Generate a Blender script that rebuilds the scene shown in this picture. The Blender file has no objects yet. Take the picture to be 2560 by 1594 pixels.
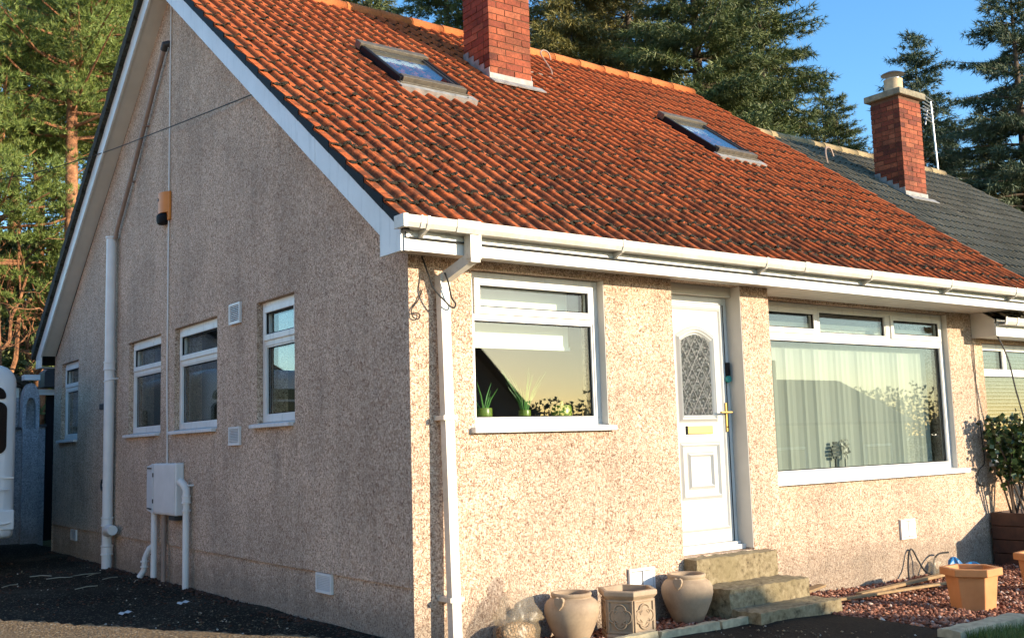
import bpy, math, random
import numpy as np
from mathutils import Vector, Matrix
random.seed(7)
S = bpy.context.scene
COL = S.collection
PI = math.pi

# ------------------------------------------------------------------ camera
cam = bpy.data.cameras.new('camera')
cam.lens = 36.0 * 2621.986 / 2560.0
cam.sensor_width = 36.0
cam.sensor_fit = 'HORIZONTAL'
cam.clip_start = 0.05
cam.clip_end = 3000
cam_ob = bpy.data.objects.new('camera', cam)
COL.objects.link(cam_ob)
S.camera = cam_ob
CAM = Vector((-3.491, -5.8487, 1.3331))
_yaw, _pit, _rol = 0.6368, 0.1184, -0.0300
_f = Vector((math.sin(_yaw) * math.cos(_pit), math.cos(_yaw) * math.cos(_pit), math.sin(_pit)))
_r = Vector((math.cos(_yaw), -math.sin(_yaw), 0))
_u = _r.cross(_f)
_r2 = math.cos(_rol) * _r + math.sin(_rol) * _u
_u2 = -math.sin(_rol) * _r + math.cos(_rol) * _u
_m = Matrix((_r2, _u2, -_f)).transposed().to_4x4()
_m.translation = CAM
cam_ob.matrix_world = _m

# ------------------------------------------------------------------ sky and sun
SUN_EL = math.radians(12.6)
SUN_AZ = math.radians(151.0)          # clockwise from +Y
world = bpy.data.worlds.new('World')
S.world = world
world.use_nodes = True
wn = world.node_tree
bg = wn.nodes['Background']
sky = wn.nodes.new('ShaderNodeTexSky')
sky.sky_type = 'NISHITA'
sky.sun_disc = False
sky.sun_elevation = SUN_EL
sky.sun_rotation = SUN_AZ
sky.altitude = 0
sky.air_density = 1.0
sky.dust_density = 0.35
sky.ozone_density = 2.6
hs = wn.nodes.new('ShaderNodeHueSaturation'); hs.inputs['Saturation'].default_value = 1.2
wn.links.new(sky.outputs[0], hs.inputs['Color']); wn.links.new(hs.outputs[0], bg.inputs[0])
bg.inputs[1].default_value = 0.15
sun = bpy.data.lights.new('sun', 'SUN')
sun.energy = 3.4
sun.angle = math.radians(0.5)
sun.color = (1.0, 0.85, 0.63)
sun_ob = bpy.data.objects.new('sun', sun)
COL.objects.link(sun_ob)
_sd = Vector((math.sin(SUN_AZ) * math.cos(SUN_EL), math.cos(SUN_AZ) * math.cos(SUN_EL), math.sin(SUN_EL)))
sun_ob.rotation_euler = (-_sd).to_track_quat('-Z', 'Y').to_euler()
sun_ob.location = _sd * 60
S.view_settings.view_transform = 'Standard'
S.view_settings.look = 'None'
S.view_settings.exposure = 1.36
S.view_settings.gamma = 1.0
S.view_settings.use_curve_mapping = False

# ------------------------------------------------------------------ materials
class NT:
    def __init__(s, name):
        s.m = bpy.data.materials.new(name)
        s.m.use_nodes = True
        s.t = s.m.node_tree
        s.b = s.t.nodes['Principled BSDF']
        s.out = s.t.nodes['Material Output']
        s.geo = None
    def n(s, typ, **k):
        x = s.t.nodes.new('ShaderNode' + typ)
        for a, v in k.items():
            if a.startswith('i_'):
                key = a[2:].replace('_', ' ')
                x.inputs[key].default_value = v
            else:
                setattr(x, a, v)
        return x
    def l(s, a, b):
        s.t.links.new(a, b)
    def pos(s):
        if s.geo is None:
            s.geo = s.n('NewGeometry')
        return s.geo.outputs['Position']
    def obj(s):
        return s.n('TexCoord').outputs['Object']
    def noise(s, scale, vec=None, detail=3.0, rough=0.55):
        x = s.n('TexNoise', i_Scale=scale, i_Detail=detail, i_Roughness=rough)
        s.l(vec or s.pos(), x.inputs['Vector'])
        return x.outputs['Fac']
    def ramp(s, fac, stops, interp='LINEAR'):
        x = s.n('ValToRGB')
        cr = x.color_ramp
        cr.interpolation = interp
        while len(cr.elements) < len(stops):
            cr.elements.new(0.5)
        for e, (p, c) in zip(cr.elements, stops):
            e.position = p
            e.color = (c[0], c[1], c[2], 1) if hasattr(c, '__len__') else (c, c, c, 1)
        s.l(fac, x.inputs[0])
        return x.outputs[0]
    def mix(s, fac, a, b, mode='MIX'):
        x = s.n('Mix', data_type='RGBA', blend_type=mode)
        for sock, v in ((x.inputs[0], fac), (x.inputs[6], a), (x.inputs[7], b)):
            if isinstance(v, (int, float)):
                sock.default_value = v
            elif isinstance(v, (tuple, list)):
                sock.default_value = (v[0], v[1], v[2], 1)
            else:
                s.l(v, sock)
        return x.outputs[2]
    def math(s, op, a, b=0.0):
        x = s.n('Math', operation=op)
        for sock, v in ((x.inputs[0], a), (x.inputs[1], b)):
            if isinstance(v, (int, float)):
                sock.default_value = v
            else:
                s.l(v, sock)
        return x.outputs[0]
    def base(s, c):
        if isinstance(c, (tuple, list)):
            s.b.inputs['Base Color'].default_value = (c[0], c[1], c[2], 1)
        else:
            s.l(c, s.b.inputs['Base Color'])
        return s
    def rough(s, v):
        if isinstance(v, (int, float)):
            s.b.inputs['Roughness'].default_value = v
        else:
            s.l(v, s.b.inputs['Roughness'])
        return s
    def bump(s, h, strength=0.5, dist=0.01):
        x = s.n('Bump', i_Strength=strength, i_Distance=dist)
        s.l(h, x.inputs['Height'])
        s.l(x.outputs[0], s.b.inputs['Normal'])
        return s
    def rnd(s):
        a = s.n('ObjectInfo').outputs['Random']
        if s.geo is None:
            s.geo = s.n('NewGeometry')
        return s.math('FRACT', s.math('ADD', a, s.math('MULTIPLY', s.geo.outputs['Random Per Island'], 7.31)))

def simple(name, col, rough=0.5, var=0.0, scale=20.0, metal=0.0, bump=0.0):
    k = NT(name)
    if var:
        f = k.noise(scale)
        k.base(k.ramp(f, [(0.3, [c * (1 - var) for c in col]), (0.7, [min(1, c * (1 + var)) for c in col])]))
        if bump:
            k.bump(f, bump, 0.01)
    else:
        k.base(col)
    k.rough(rough)
    k.b.inputs['Metallic'].default_value = metal
    return k.m

def roughcast(name, dark, mid, light, scale=46.0):
    k = NT(name)
    # warp the cells so the dashed render reads as curly chips
    w = k.n('TexNoise', i_Scale=30.0, i_Detail=2.0)
    k.l(k.pos(), w.inputs['Vector'])
    v = k.n('VectorMath', operation='MULTIPLY_ADD')
    k.l(w.outputs['Color'], v.inputs[0])
    v.inputs[1].default_value = (0.03, 0.03, 0.045)
    k.l(k.pos(), v.inputs[2])
    vo = k.n('TexVoronoi', i_Scale=scale, feature='F1')
    k.l(v.outputs[0], vo.inputs['Vector'])
    vd = k.n('TexVoronoi', i_Scale=scale, feature='DISTANCE_TO_EDGE')
    k.l(v.outputs[0], vd.inputs['Vector'])
    n1 = k.noise(95.0, detail=2.0)
    n2 = k.noise(1.3, detail=5.0, rough=0.6)
    n3 = k.noise(7.0, detail=4.0)
    cell = k.n('SeparateColor')
    k.l(vo.outputs['Color'], cell.inputs[0])
    c1 = k.ramp(cell.outputs[0], [(0.0, mid), (0.45, light), (0.8, light), (1.0, mid)])
    edge = k.ramp(k.math('ADD', vd.outputs['Distance'], k.math('MULTIPLY', n1, 0.12)), [(0.065, 1.0), (0.125, 0.0)])
    # curly dark gaps and pale ridges between the thrown chips
    q1 = k.noise(scale * 0.95, v.outputs[0], detail=1.0, rough=0.4)
    q2 = k.noise(scale * 0.8, detail=1.0, rough=0.4)
    gap = k.ramp(k.math('ABSOLUTE', k.math('SUBTRACT', q1, 0.47)), [(0.018, 1.0), (0.055, 0.0)])
    rid = k.ramp(q2, [(0.56, 0.0), (0.64, 1.0)])
    c1 = k.mix(k.math('MULTIPLY', rid, 0.55), c1, [min(1.0, x_ * 1.12) for x_ in light])
    c2 = k.mix(k.math('MULTIPLY', edge, 0.45), c1, dark)
    c2 = k.mix(k.math('MULTIPLY', gap, 0.88), c2, dark)
    st = k.ramp(n2, [(0.35, 0.80), (0.62, 1.04)])
    mp = k.n('Mapping'); mp.inputs['Scale'].default_value = (1.0, 1.0, 0.12); k.l(k.pos(), mp.inputs['Vector'])
    strk = k.noise(4.2, mp.outputs[0], detail=5.0, rough=0.65)
    c3 = k.mix(1.0, c2, st, 'MULTIPLY')
    c3 = k.mix(1.0, c3, k.ramp(strk, [(0.34, 0.84), (0.5, 1.0), (0.7, 1.03)]), 'MULTIPLY')
    c4 = k.mix(k.math('MULTIPLY', k.ramp(n3, [(0.52, 0.0), (0.75, 1.0)]), 0.25), c3, mid)
    # rain-splash grime along the foot of the wall
    z = k.n('SeparateXYZ'); k.l(k.pos(), z.inputs[0])
    g = k.ramp(k.math('ADD', z.outputs[2], k.math('MULTIPLY', n3, -0.35)), [(0.0, 1.0), (0.22, 0.0)])
    c5 = k.mix(k.math('MULTIPLY', g, 0.5), c4, (0.15, 0.13, 0.10))
    k.base(c5).rough(0.95)
    h = k.math('ADD', k.math('MULTIPLY', vd.outputs['Distance'], 1.0), k.math('SUBTRACT', k.math('MULTIPLY', n1, 0.4), k.math('MULTIPLY', gap, 0.5)))
    k.bump(h, 0.55, 0.02)
    return k.m

def tile_mat(name, a, b, c, dirt, moss, zlo=None):
    k = NT(name)
    r = k.rnd()
    col = k.ramp(r, [(0.0, a), (0.5, b), (1.0, c)])
    n = k.noise(9.0, detail=6.0, rough=0.65)
    n2 = k.noise(45.0, detail=3.0)
    n3 = k.noise(0.7, detail=3.0)
    col = k.mix(1.0, col, k.ramp(n2, [(0.3, 0.78), (0.7, 1.12)]), 'MULTIPLY')
    col = k.mix(1.0, col, k.ramp(n3, [(0.35, 0.85), (0.65, 1.08)]), 'MULTIPLY')
    if zlo:
        zz = k.n('SeparateXYZ'); k.l(k.pos(), zz.inputs[0])
        up = k.ramp(k.math('MULTIPLY', k.math('SUBTRACT', zz.outputs[2], zlo), 0.28), [(0.0, 0.16), (0.35, 0.07), (1.0, 0.0)])
        n = k.math('ADD', n, up)
        n5 = k.noise(2.6, detail=5.0, rough=0.7)
        col = k.mix(k.math('MULTIPLY', k.ramp(n5, [(0.52, 0.0), (0.68, 1.0)]), 0.35), col, moss)
    col = k.mix(k.math('MULTIPLY', k.ramp(n, [(0.56, 0.0), (0.70, 1.0)]), dirt), col, moss)
    li = k.noise(60.0, detail=1.0)
    col = k.mix(k.ramp(li, [(0.74, 0.0), (0.77, 0.55)]), col, (0.5, 0.42, 0.28))
    k.base(col).rough(0.92)
    k.b.inputs['Specular IOR Level'].default_value = 0.15
    k.bump(n2, 0.25, 0.01)
    return k.m

M = {}
M['roughcast'] = roughcast('roughcast_render', (0.17, 0.075, 0.04), (0.55, 0.365, 0.245), (0.82, 0.625, 0.465), 60.0)
M['roughcast2'] = roughcast('roughcast_neighbour', (0.32, 0.16, 0.08), (0.52, 0.33, 0.2), (0.66, 0.48, 0.33))
M['roughcast_grey'] = roughcast('roughcast_grey', (0.2, 0.2, 0.2), (0.36, 0.36, 0.37), (0.5, 0.5, 0.52), 40)
k = NT('upvc_white'); n = k.noise(3.0, detail=4.0)
mp = k.n('Mapping'); mp.inputs['Scale'].default_value = (1.0, 1.0, 0.15); k.l(k.pos(), mp.inputs['Vector'])
st = k.noise(16.0, mp.outputs[0], detail=4.0, rough=0.65); fl = k.noise(70.0, detail=2.0)
c = k.mix(1.0, k.ramp(n, [(0.35, (0.66, 0.645, 0.61)), (0.65, (0.74, 0.73, 0.70))]), k.ramp(st, [(0.30, 0.80), (0.46, 1.0)]), 'MULTIPLY')
k.base(k.mix(k.ramp(fl, [(0.72, 0.0), (0.78, 0.4)]), c, (0.30, 0.26, 0.2))).rough(0.38); M['upvc'] = k.m
M['door_white'] = simple('door_white', (0.55, 0.545, 0.52), 0.35, 0.03, 4)
k = NT('upvc_weathered'); n = k.noise(4.0, detail=5.0); n2 = k.noise(38.0, detail=3.0)
k.base(k.mix(k.math('MULTIPLY', k.ramp(n2, [(0.5, 0.0), (0.75, 1.0)]), 0.3), k.ramp(n, [(0.3, (0.55, 0.50, 0.42)), (0.7, (0.70, 0.66, 0.58))]), (0.30, 0.25, 0.18))).rough(0.4); M['gutter'] = k.m
M['pipe_white'] = simple('pipe_white', (0.74, 0.72, 0.69), 0.4, 0.06, 6)
M['pipe_brown'] = simple('pipe_brown', (0.30, 0.21, 0.165), 0.55, 0.12, 14)
M['soffit'] = simple('soffit_board', (0.62, 0.57, 0.5), 0.5, 0.05, 5)
M['black'] = simple('black_plastic', (0.007, 0.007, 0.008), 0.7)
M['black'].node_tree.nodes['Principled BSDF'].inputs['Specular IOR Level'].default_value = 0.2
M['dark_grey'] = simple('dark_grey_metal', (0.035, 0.034, 0.034), 0.5, 0.2, 30)
M['cable_black'] = simple('cable_black', (0.02, 0.018, 0.016), 0.6)
M['cable_white'] = simple('cable_white', (0.75, 0.72, 0.68), 0.5)
M['tile'] = tile_mat('roof_tile_red', (0.50, 0.108, 0.030), (0.535, 0.120, 0.034), (0.57, 0.138, 0.042), 0.8, (0.085, 0.034, 0.018), 2.75)
M['tile_grey'] = tile_mat('roof_tile_grey', (0.13, 0.113, 0.08), (0.16, 0.14, 0.10), (0.19, 0.165, 0.12), 0.6, (0.10, 0.095, 0.055))
k = NT('tile_moss_and_shade'); n = k.noise(38.0, detail=5.0); n2 = k.noise(2.2, detail=4.0)
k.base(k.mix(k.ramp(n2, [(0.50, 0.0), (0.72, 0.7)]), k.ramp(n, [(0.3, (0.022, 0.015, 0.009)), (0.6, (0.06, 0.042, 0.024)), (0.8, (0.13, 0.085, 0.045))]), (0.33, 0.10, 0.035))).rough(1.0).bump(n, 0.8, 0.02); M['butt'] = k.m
k = NT('tile_butt_grey'); n = k.noise(38.0, detail=5.0)
k.base(k.ramp(n, [(0.3, (0.015, 0.015, 0.013)), (0.6, (0.05, 0.048, 0.035)), (0.8, (0.16, 0.14, 0.08))])).rough(1.0); M['butt_grey'] = k.m
k = NT('moss'); n = k.noise(60.0, detail=4.0)
k.base(k.ramp(n, [(0.3, (0.012, 0.009, 0.005)), (0.62, (0.035, 0.026, 0.013)), (0.88, (0.09, 0.08, 0.03))])).rough(1.0).bump(n, 1.0, 0.02); M['moss'] = k.m
M['ridge'] = tile_mat('ridge_tile_red', (0.46, 0.135, 0.04), (0.52, 0.17, 0.055), (0.48, 0.15, 0.05), 0.3, (0.2, 0.09, 0.04))
k = NT('brick'); r = k.rnd(); n = k.noise(40.0, detail=4.0)
k.base(k.mix(1.0, k.ramp(r, [(0.0, (0.13, 0.030, 0.016)), (0.3, (0.23, 0.048, 0.021)), (0.7, (0.30, 0.072, 0.029)), (1.0, (0.37, 0.11, 0.05))]), k.mix(1.0, k.ramp(n, [(0.3, 0.75), (0.7, 1.15)]), k.ramp(k.noise(2.4, detail=5.0, rough=0.7), [(0.38, 0.55), (0.55, 1.05)]), 'MULTIPLY'), 'MULTIPLY')).rough(0.9).bump(n, 0.5, 0.012); M['brick'] = k.m
k = NT('mortar'); n = k.noise(60.0); k.base(k.ramp(n, [(0.3, (0.085, 0.038, 0.024)), (0.7, (0.17, 0.085, 0.05))])).rough(1.0); M['mortar'] = k.m
M['lead'] = simple('lead_flashing', (0.27, 0.26, 0.245), 0.6, 0.3, 12)
M['concrete_cap'] = simple('concrete_cap', (0.24, 0.21, 0.15), 0.95, 0.35, 18, bump=0.4)
M['claypot'] = simple('clay_chimney_pot', (0.52, 0.40, 0.25), 0.85, 0.2, 10)
M['steel'] = simple('galvanised_steel', (0.45, 0.45, 0.46), 0.38, 0.1, 30, 0.9)
M['wood_frame'] = simple('weathered_cladding', (0.10, 0.083, 0.062), 0.6, 0.3, 25)
M['came'] = simple('lead_came', (0.16, 0.16, 0.16), 0.5)
M['brass'] = simple('polished_brass', (0.42, 0.30, 0.10), 0.42, metal=1.0)
M['bell'] = simple('orange_plastic', (0.66, 0.22, 0.03), 0.45, 0.08, 8)
M['teal'] = simple('teal_plastic', (0.02, 0.26, 0.24), 0.4)
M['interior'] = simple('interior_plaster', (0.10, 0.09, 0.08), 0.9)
M['blind_fabric'] = simple('blind_fabric', (0.40, 0.41, 0.36), 0.85)
M['blind_white'] = simple('blind_white', (0.74, 0.75, 0.68), 0.8)
k = NT('gable_sill_stone'); n = k.noise(20); k.base(k.ramp(n, [(0.3, (0.6, 0.57, 0.54)), (0.7, (0.72, 0.7, 0.68))])).rough(0.6); M['sill'] = k.m

def glass_mat(name, tint, ior=1.5, boost=1.0, rough=0.0):
    k = NT(name)
    k.t.nodes.remove(k.b)
    tr = k.n('BsdfTransparent'); tr.inputs[0].default_value = (*tint, 1)
    gl = k.n('BsdfGlossy'); gl.inputs['Roughness'].default_value = rough
    gl.inputs[0].default_value = (1, 1, 1, 1)
    fr = k.n('Fresnel'); gg = k.n('NewGeometry')
    # the same index seen from either side of the thin pane
    k.l(k.math('ADD', ior, k.math('MULTIPLY', gg.outputs['Backfacing'], 1.0 / ior - ior)), fr.inputs[0])
    mx = k.n('MixShader')
    k.l(k.math('MINIMUM', k.math('MULTIPLY', fr.outputs[0], boost), 1.0), mx.inputs[0])
    k.l(tr.outputs[0], mx.inputs[1]); k.l(gl.outputs[0], mx.inputs[2])
    k.l(mx.outputs[0], k.out.inputs[0])
    return k.m
M['glass'] = glass_mat('window_glass', (0.90, 0.93, 0.91), 1.5, 1.2)
M['glass_dark'] = glass_mat('caravan_acrylic', (0.03, 0.035, 0.05), 1.5, 1.0)
k = NT('obscured_glass'); v = k.n('TexVoronoi', i_Scale=26.0); k.l(k.pos(), v.inputs['Vector']); n = k.noise(50.0)
k.base(k.ramp(v.outputs['Distance'], [(0.1, (0.20, 0.21, 0.20)), (0.45, (0.015, 0.018, 0.016)), (0.7, (0.10, 0.105, 0.10))])).rough(0.12).bump(k.math('ADD', v.outputs['Distance'], n), 0.9, 0.02); M['obscured'] = k.m

k = NT('tarmac'); n1 = k.noise(0.55, detail=6.0, rough=0.62); n2 = k.noise(55.0, detail=3.0); v = k.n('TexVoronoi', i_Scale=85.0); k.l(k.pos(), v.inputs['Vector'])
sp = k.n('SeparateColor'); k.l(v.outputs['Color'], sp.inputs[0])
c = k.ramp(n1, [(0.35, (0.015, 0.012, 0.008)), (0.5, (0.028, 0.022, 0.015)), (0.68, (0.085, 0.068, 0.048))])
c = k.mix(1.0, c, k.ramp(n2, [(0.3, 0.6), (0.7, 1.4)]), 'MULTIPLY')
c = k.mix(k.ramp(sp.outputs[0], [(0.91, 0.0), (0.94, 0.8)]), c, (0.20, 0.165, 0.12))
k.base(c).rough(0.9).bump(k.math('ADD', n2, k.math('MULTIPLY', v.outputs['Distance'], 1.0)), 0.8, 0.015); M['tarmac'] = k.m; k.b.inputs['Specular IOR Level'].default_value = 0.1
k = NT('sunlit_gravel_tan'); n2 = k.noise(55.0, detail=4.0); v = k.n('TexVoronoi', i_Scale=60.0); k.l(k.pos(), v.inputs['Vector']); sp = k.n('SeparateColor'); k.l(v.outputs['Color'], sp.inputs[0])
k.base(k.mix(k.ramp(n2, [(0.35, 0.7), (0.6, 0.0)]), k.ramp(sp.outputs[0], [(0.0, (0.14, 0.085, 0.04)), (0.6, (0.30, 0.19, 0.085)), (0.9, (0.38, 0.27, 0.14)), (1.0, (0.6, 0.5, 0.36))]), (0.10, 0.06, 0.03))).rough(0.95).bump(k.math('ADD', n2, v.outputs['Distance']), 0.8, 0.02); M['sunlit_sandy'] = k.m
k = NT('tarmac_shaded'); n1 = k.noise(1.5, detail=5.0); n2 = k.noise(55.0, detail=3.0)  # darker copy of the drive tarmac, path shadow put into the colour
k.base(k.mix(1.0, k.ramp(n1, [(0.3, (0.016, 0.013, 0.010)), (0.7, (0.036, 0.028, 0.020))]), k.ramp(n2, [(0.3, 0.6), (0.7, 1.4)]), 'MULTIPLY')).rough(0.9).bump(n2, 0.8, 0.015); M['tarmac_shaded'] = k.m; k.b.inputs['Specular IOR Level'].default_value = 0.1
k = NT('soil'); n = k.noise(14.0, detail=6.0); k.base(k.ramp(n, [(0.3, (0.035, 0.016, 0.010)), (0.7, (0.11, 0.05, 0.028))])).rough(1.0).bump(n, 0.8, 0.03); M['soil'] = k.m
k = NT('red_gravel'); r = k.rnd(); k.base(k.ramp(r, [(0.0, (0.10, 0.035, 0.02)), (0.4, (0.22, 0.075, 0.04)), (0.7, (0.32, 0.13, 0.075)), (0.93, (0.40, 0.20, 0.13)), (1.0, (0.62, 0.5, 0.42))])).rough(0.85); M['gravel'] = k.m
k = NT('grit'); r = k.rnd(); k.base(k.ramp(r, [(0.0, (0.05, 0.04, 0.03)), (0.5, (0.16, 0.12, 0.07)), (0.85, (0.30, 0.22, 0.13)), (1.0, (0.6, 0.55, 0.48))])).rough(0.85); M['grit'] = k.m
k = NT('grass_ground'); n = k.noise(8.0, detail=6.0); k.base(k.ramp(n, [(0.3, (0.03, 0.045, 0.012)), (0.7, (0.085, 0.10, 0.03))])).rough(1.0); M['ground'] = k.m
k = NT('grass_blade'); r = k.rnd(); k.base(k.ramp(r, [(0.0, (0.05, 0.09, 0.015)), (1.0, (0.14, 0.19, 0.04))])).rough(0.7); M['grass'] = k.m
k = NT('step_concrete'); n = k.noise(22.0, detail=6.0, rough=0.65); n2 = k.noise(3.0, detail=4.0)
c = k.mix(k.ramp(n2, [(0.4, 0.0), (0.65, 0.6)]), k.ramp(n, [(0.32, (0.055, 0.038, 0.02)), (0.46, (0.22, 0.165, 0.09)), (0.7, (0.36, 0.29, 0.175))]), (0.20, 0.155, 0.075))
k.base(c).rough(0.95).bump(n, 0.6, 0.015); M['step'] = k.m
M['kerb'] = simple('kerb_concrete', (0.40, 0.34, 0.22), 0.95, 0.3, 16, bump=0.4)
k = NT('buff_stoneware'); n = k.noise(5.0, detail=5.0); n2 = k.noise(60.0); k.base(k.mix(1.0, k.ramp(n, [(0.3, (0.27, 0.185, 0.115)), (0.5, (0.37, 0.265, 0.17)), (0.7, (0.42, 0.31, 0.205))]), k.ramp(n2, [(0.3, 0.92), (0.7, 1.06)]), 'MULTIPLY')).rough(0.75); M['stoneware'] = k.m
k = NT('terracotta'); n = k.noise(6.0, detail=5.0); k.base(k.ramp(n, [(0.3, (0.50, 0.19, 0.06)), (0.7, (0.62, 0.27, 0.10))])).rough(0.7); M['terracotta'] = k.m
k = NT('stained_plank'); n = k.noise(12.0, detail=5.0); k.base(k.ramp(n, [(0.3, (0.030, 0.012, 0.008)), (0.7, (0.075, 0.030, 0.018))])).rough(0.7).bump(n, 0.3, 0.01); M['plank'] = k.m
M['timber'] = simple('sawn_timber', (0.30, 0.19, 0.09), 0.8, 0.2, 14)
M['bark_pine'] = None
k = NT('pine_bark'); n = k.noise(7.0, detail=6.0, rough=0.7)
k.base(k.ramp(n, [(0.32, (0.07, 0.035, 0.02)), (0.48, (0.30, 0.13, 0.06)), (0.7, (0.52, 0.26, 0.125))])).rough(0.95).bump(n, 1.0, 0.06); M['bark_pine'] = k.m
k = NT('spruce_bark'); n = k.noise(9.0, detail=6.0); k.base(k.ramp(n, [(0.3, (0.05, 0.035, 0.025)), (0.7, (0.16, 0.11, 0.075))])).rough(0.95); M['bark_spruce'] = k.m
def needles(name, a, b, c):
    k = NT(name); r = k.rnd(); n = k.noise(0.45, detail=3.0)
    k.base(k.mix(k.ramp(n, [(0.35, 0.0), (0.65, 0.6)]), k.ramp(r, [(0.0, a), (0.6, b), (1.0, c)]), b)).rough(0.6)
    return k.m
M['needle_pine'] = needles('pine_needles', (0.06, 0.105, 0.02), (0.145, 0.20, 0.036), (0.26, 0.285, 0.065))
M['needle_spruce'] = needles('spruce_needles', (0.05, 0.085, 0.024), (0.125, 0.155, 0.048), (0.24, 0.245, 0.085))
M['needle_spruce2'] = needles('spruce_needles_olive', (0.10, 0.105, 0.026), (0.22, 0.19, 0.05), (0.36, 0.29, 0.09))
M['needle_blue'] = needles('spruce_needles_blue', (0.035, 0.065, 0.034), (0.08, 0.115, 0.06), (0.16, 0.18, 0.095))
k = NT('shrub_leaf'); r = k.rnd(); k.base(k.ramp(r, [(0.0, (0.02, 0.04, 0.012)), (0.6, (0.05, 0.085, 0.022)), (1.0, (0.13, 0.15, 0.04))])).rough(0.35); M['leaf'] = k.m
M['stem'] = simple('woody_stem', (0.07, 0.045, 0.03), 0.9)
M['caravan'] = simple('caravan_shell', (0.72, 0.73, 0.73), 0.3, 0.03, 3)
M['roof_felt'] = simple('roof_felt', (0.03, 0.03, 0.03), 0.9)
M['cream'] = simple('cream_bounce_render', (0.70, 0.60, 0.48), 0.95, 0.06, 5)
M['bounce_paving'] = simple('pale_bounce_paving', (0.40, 0.33, 0.25), 0.95, 0.15, 6)
M['slate'] = simple('dark_slate', (0.06, 0.05, 0.045), 0.85, 0.3, 8)
M['far_wall'] = simple('far_render', (0.32, 0.26, 0.2), 0.95, 0.15, 4)
M['green_ceramic'] = simple('lime_ceramic', (0.17, 0.235, 0.03), 0.3)
k = NT('aloe_leaf'); k.base((0.075, 0.21, 0.04)).rough(0.4); M['aloe'] = k.m
k = NT('clear_plastic'); k.b.inputs['Base Color'].default_value = (0.46, 0.37, 0.25, 1); k.rough(0.3); k.b.inputs['Alpha'].default_value = 0.24; M['bag'] = k.m
k = NT('blue_plastic'); k.base((0.01, 0.17, 0.42)).rough(0.3); k.b.inputs['Alpha'].default_value = 0.85; M['blue'] = k.m
k = NT('bagged_pebbles'); v = k.n('TexVoronoi', i_Scale=55.0); k.l(k.pos(), v.inputs['Vector']); sp = k.n('SeparateColor'); k.l(v.outputs['Color'], sp.inputs[0])
k.base(k.mix(k.ramp(v.outputs['Distance'], [(0.45, 0.0), (0.75, 0.85)]), k.ramp(sp.outputs[0], [(0.0, (0.22, 0.12, 0.06)), (0.5, (0.40, 0.24, 0.12)), (1.0, (0.55, 0.40, 0.26))]), (0.05, 0.03, 0.02))).rough(0.8).bump(v.outputs['Distance'], 1.0, -0.02); M['pebbles'] = k.m
M['paper'] = simple('paper_scrap', (0.5, 0.5, 0.5), 0.8)
M['straw'] = simple('dry_straw', (0.36, 0.33, 0.25), 0.8)
M['silver'] = simple('wire_ornament', (0.42, 0.41, 0.36), 0.4, metal=0.6)
M['iron'] = simple('dark_ornament', (0.03, 0.035, 0.03), 0.5)

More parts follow.
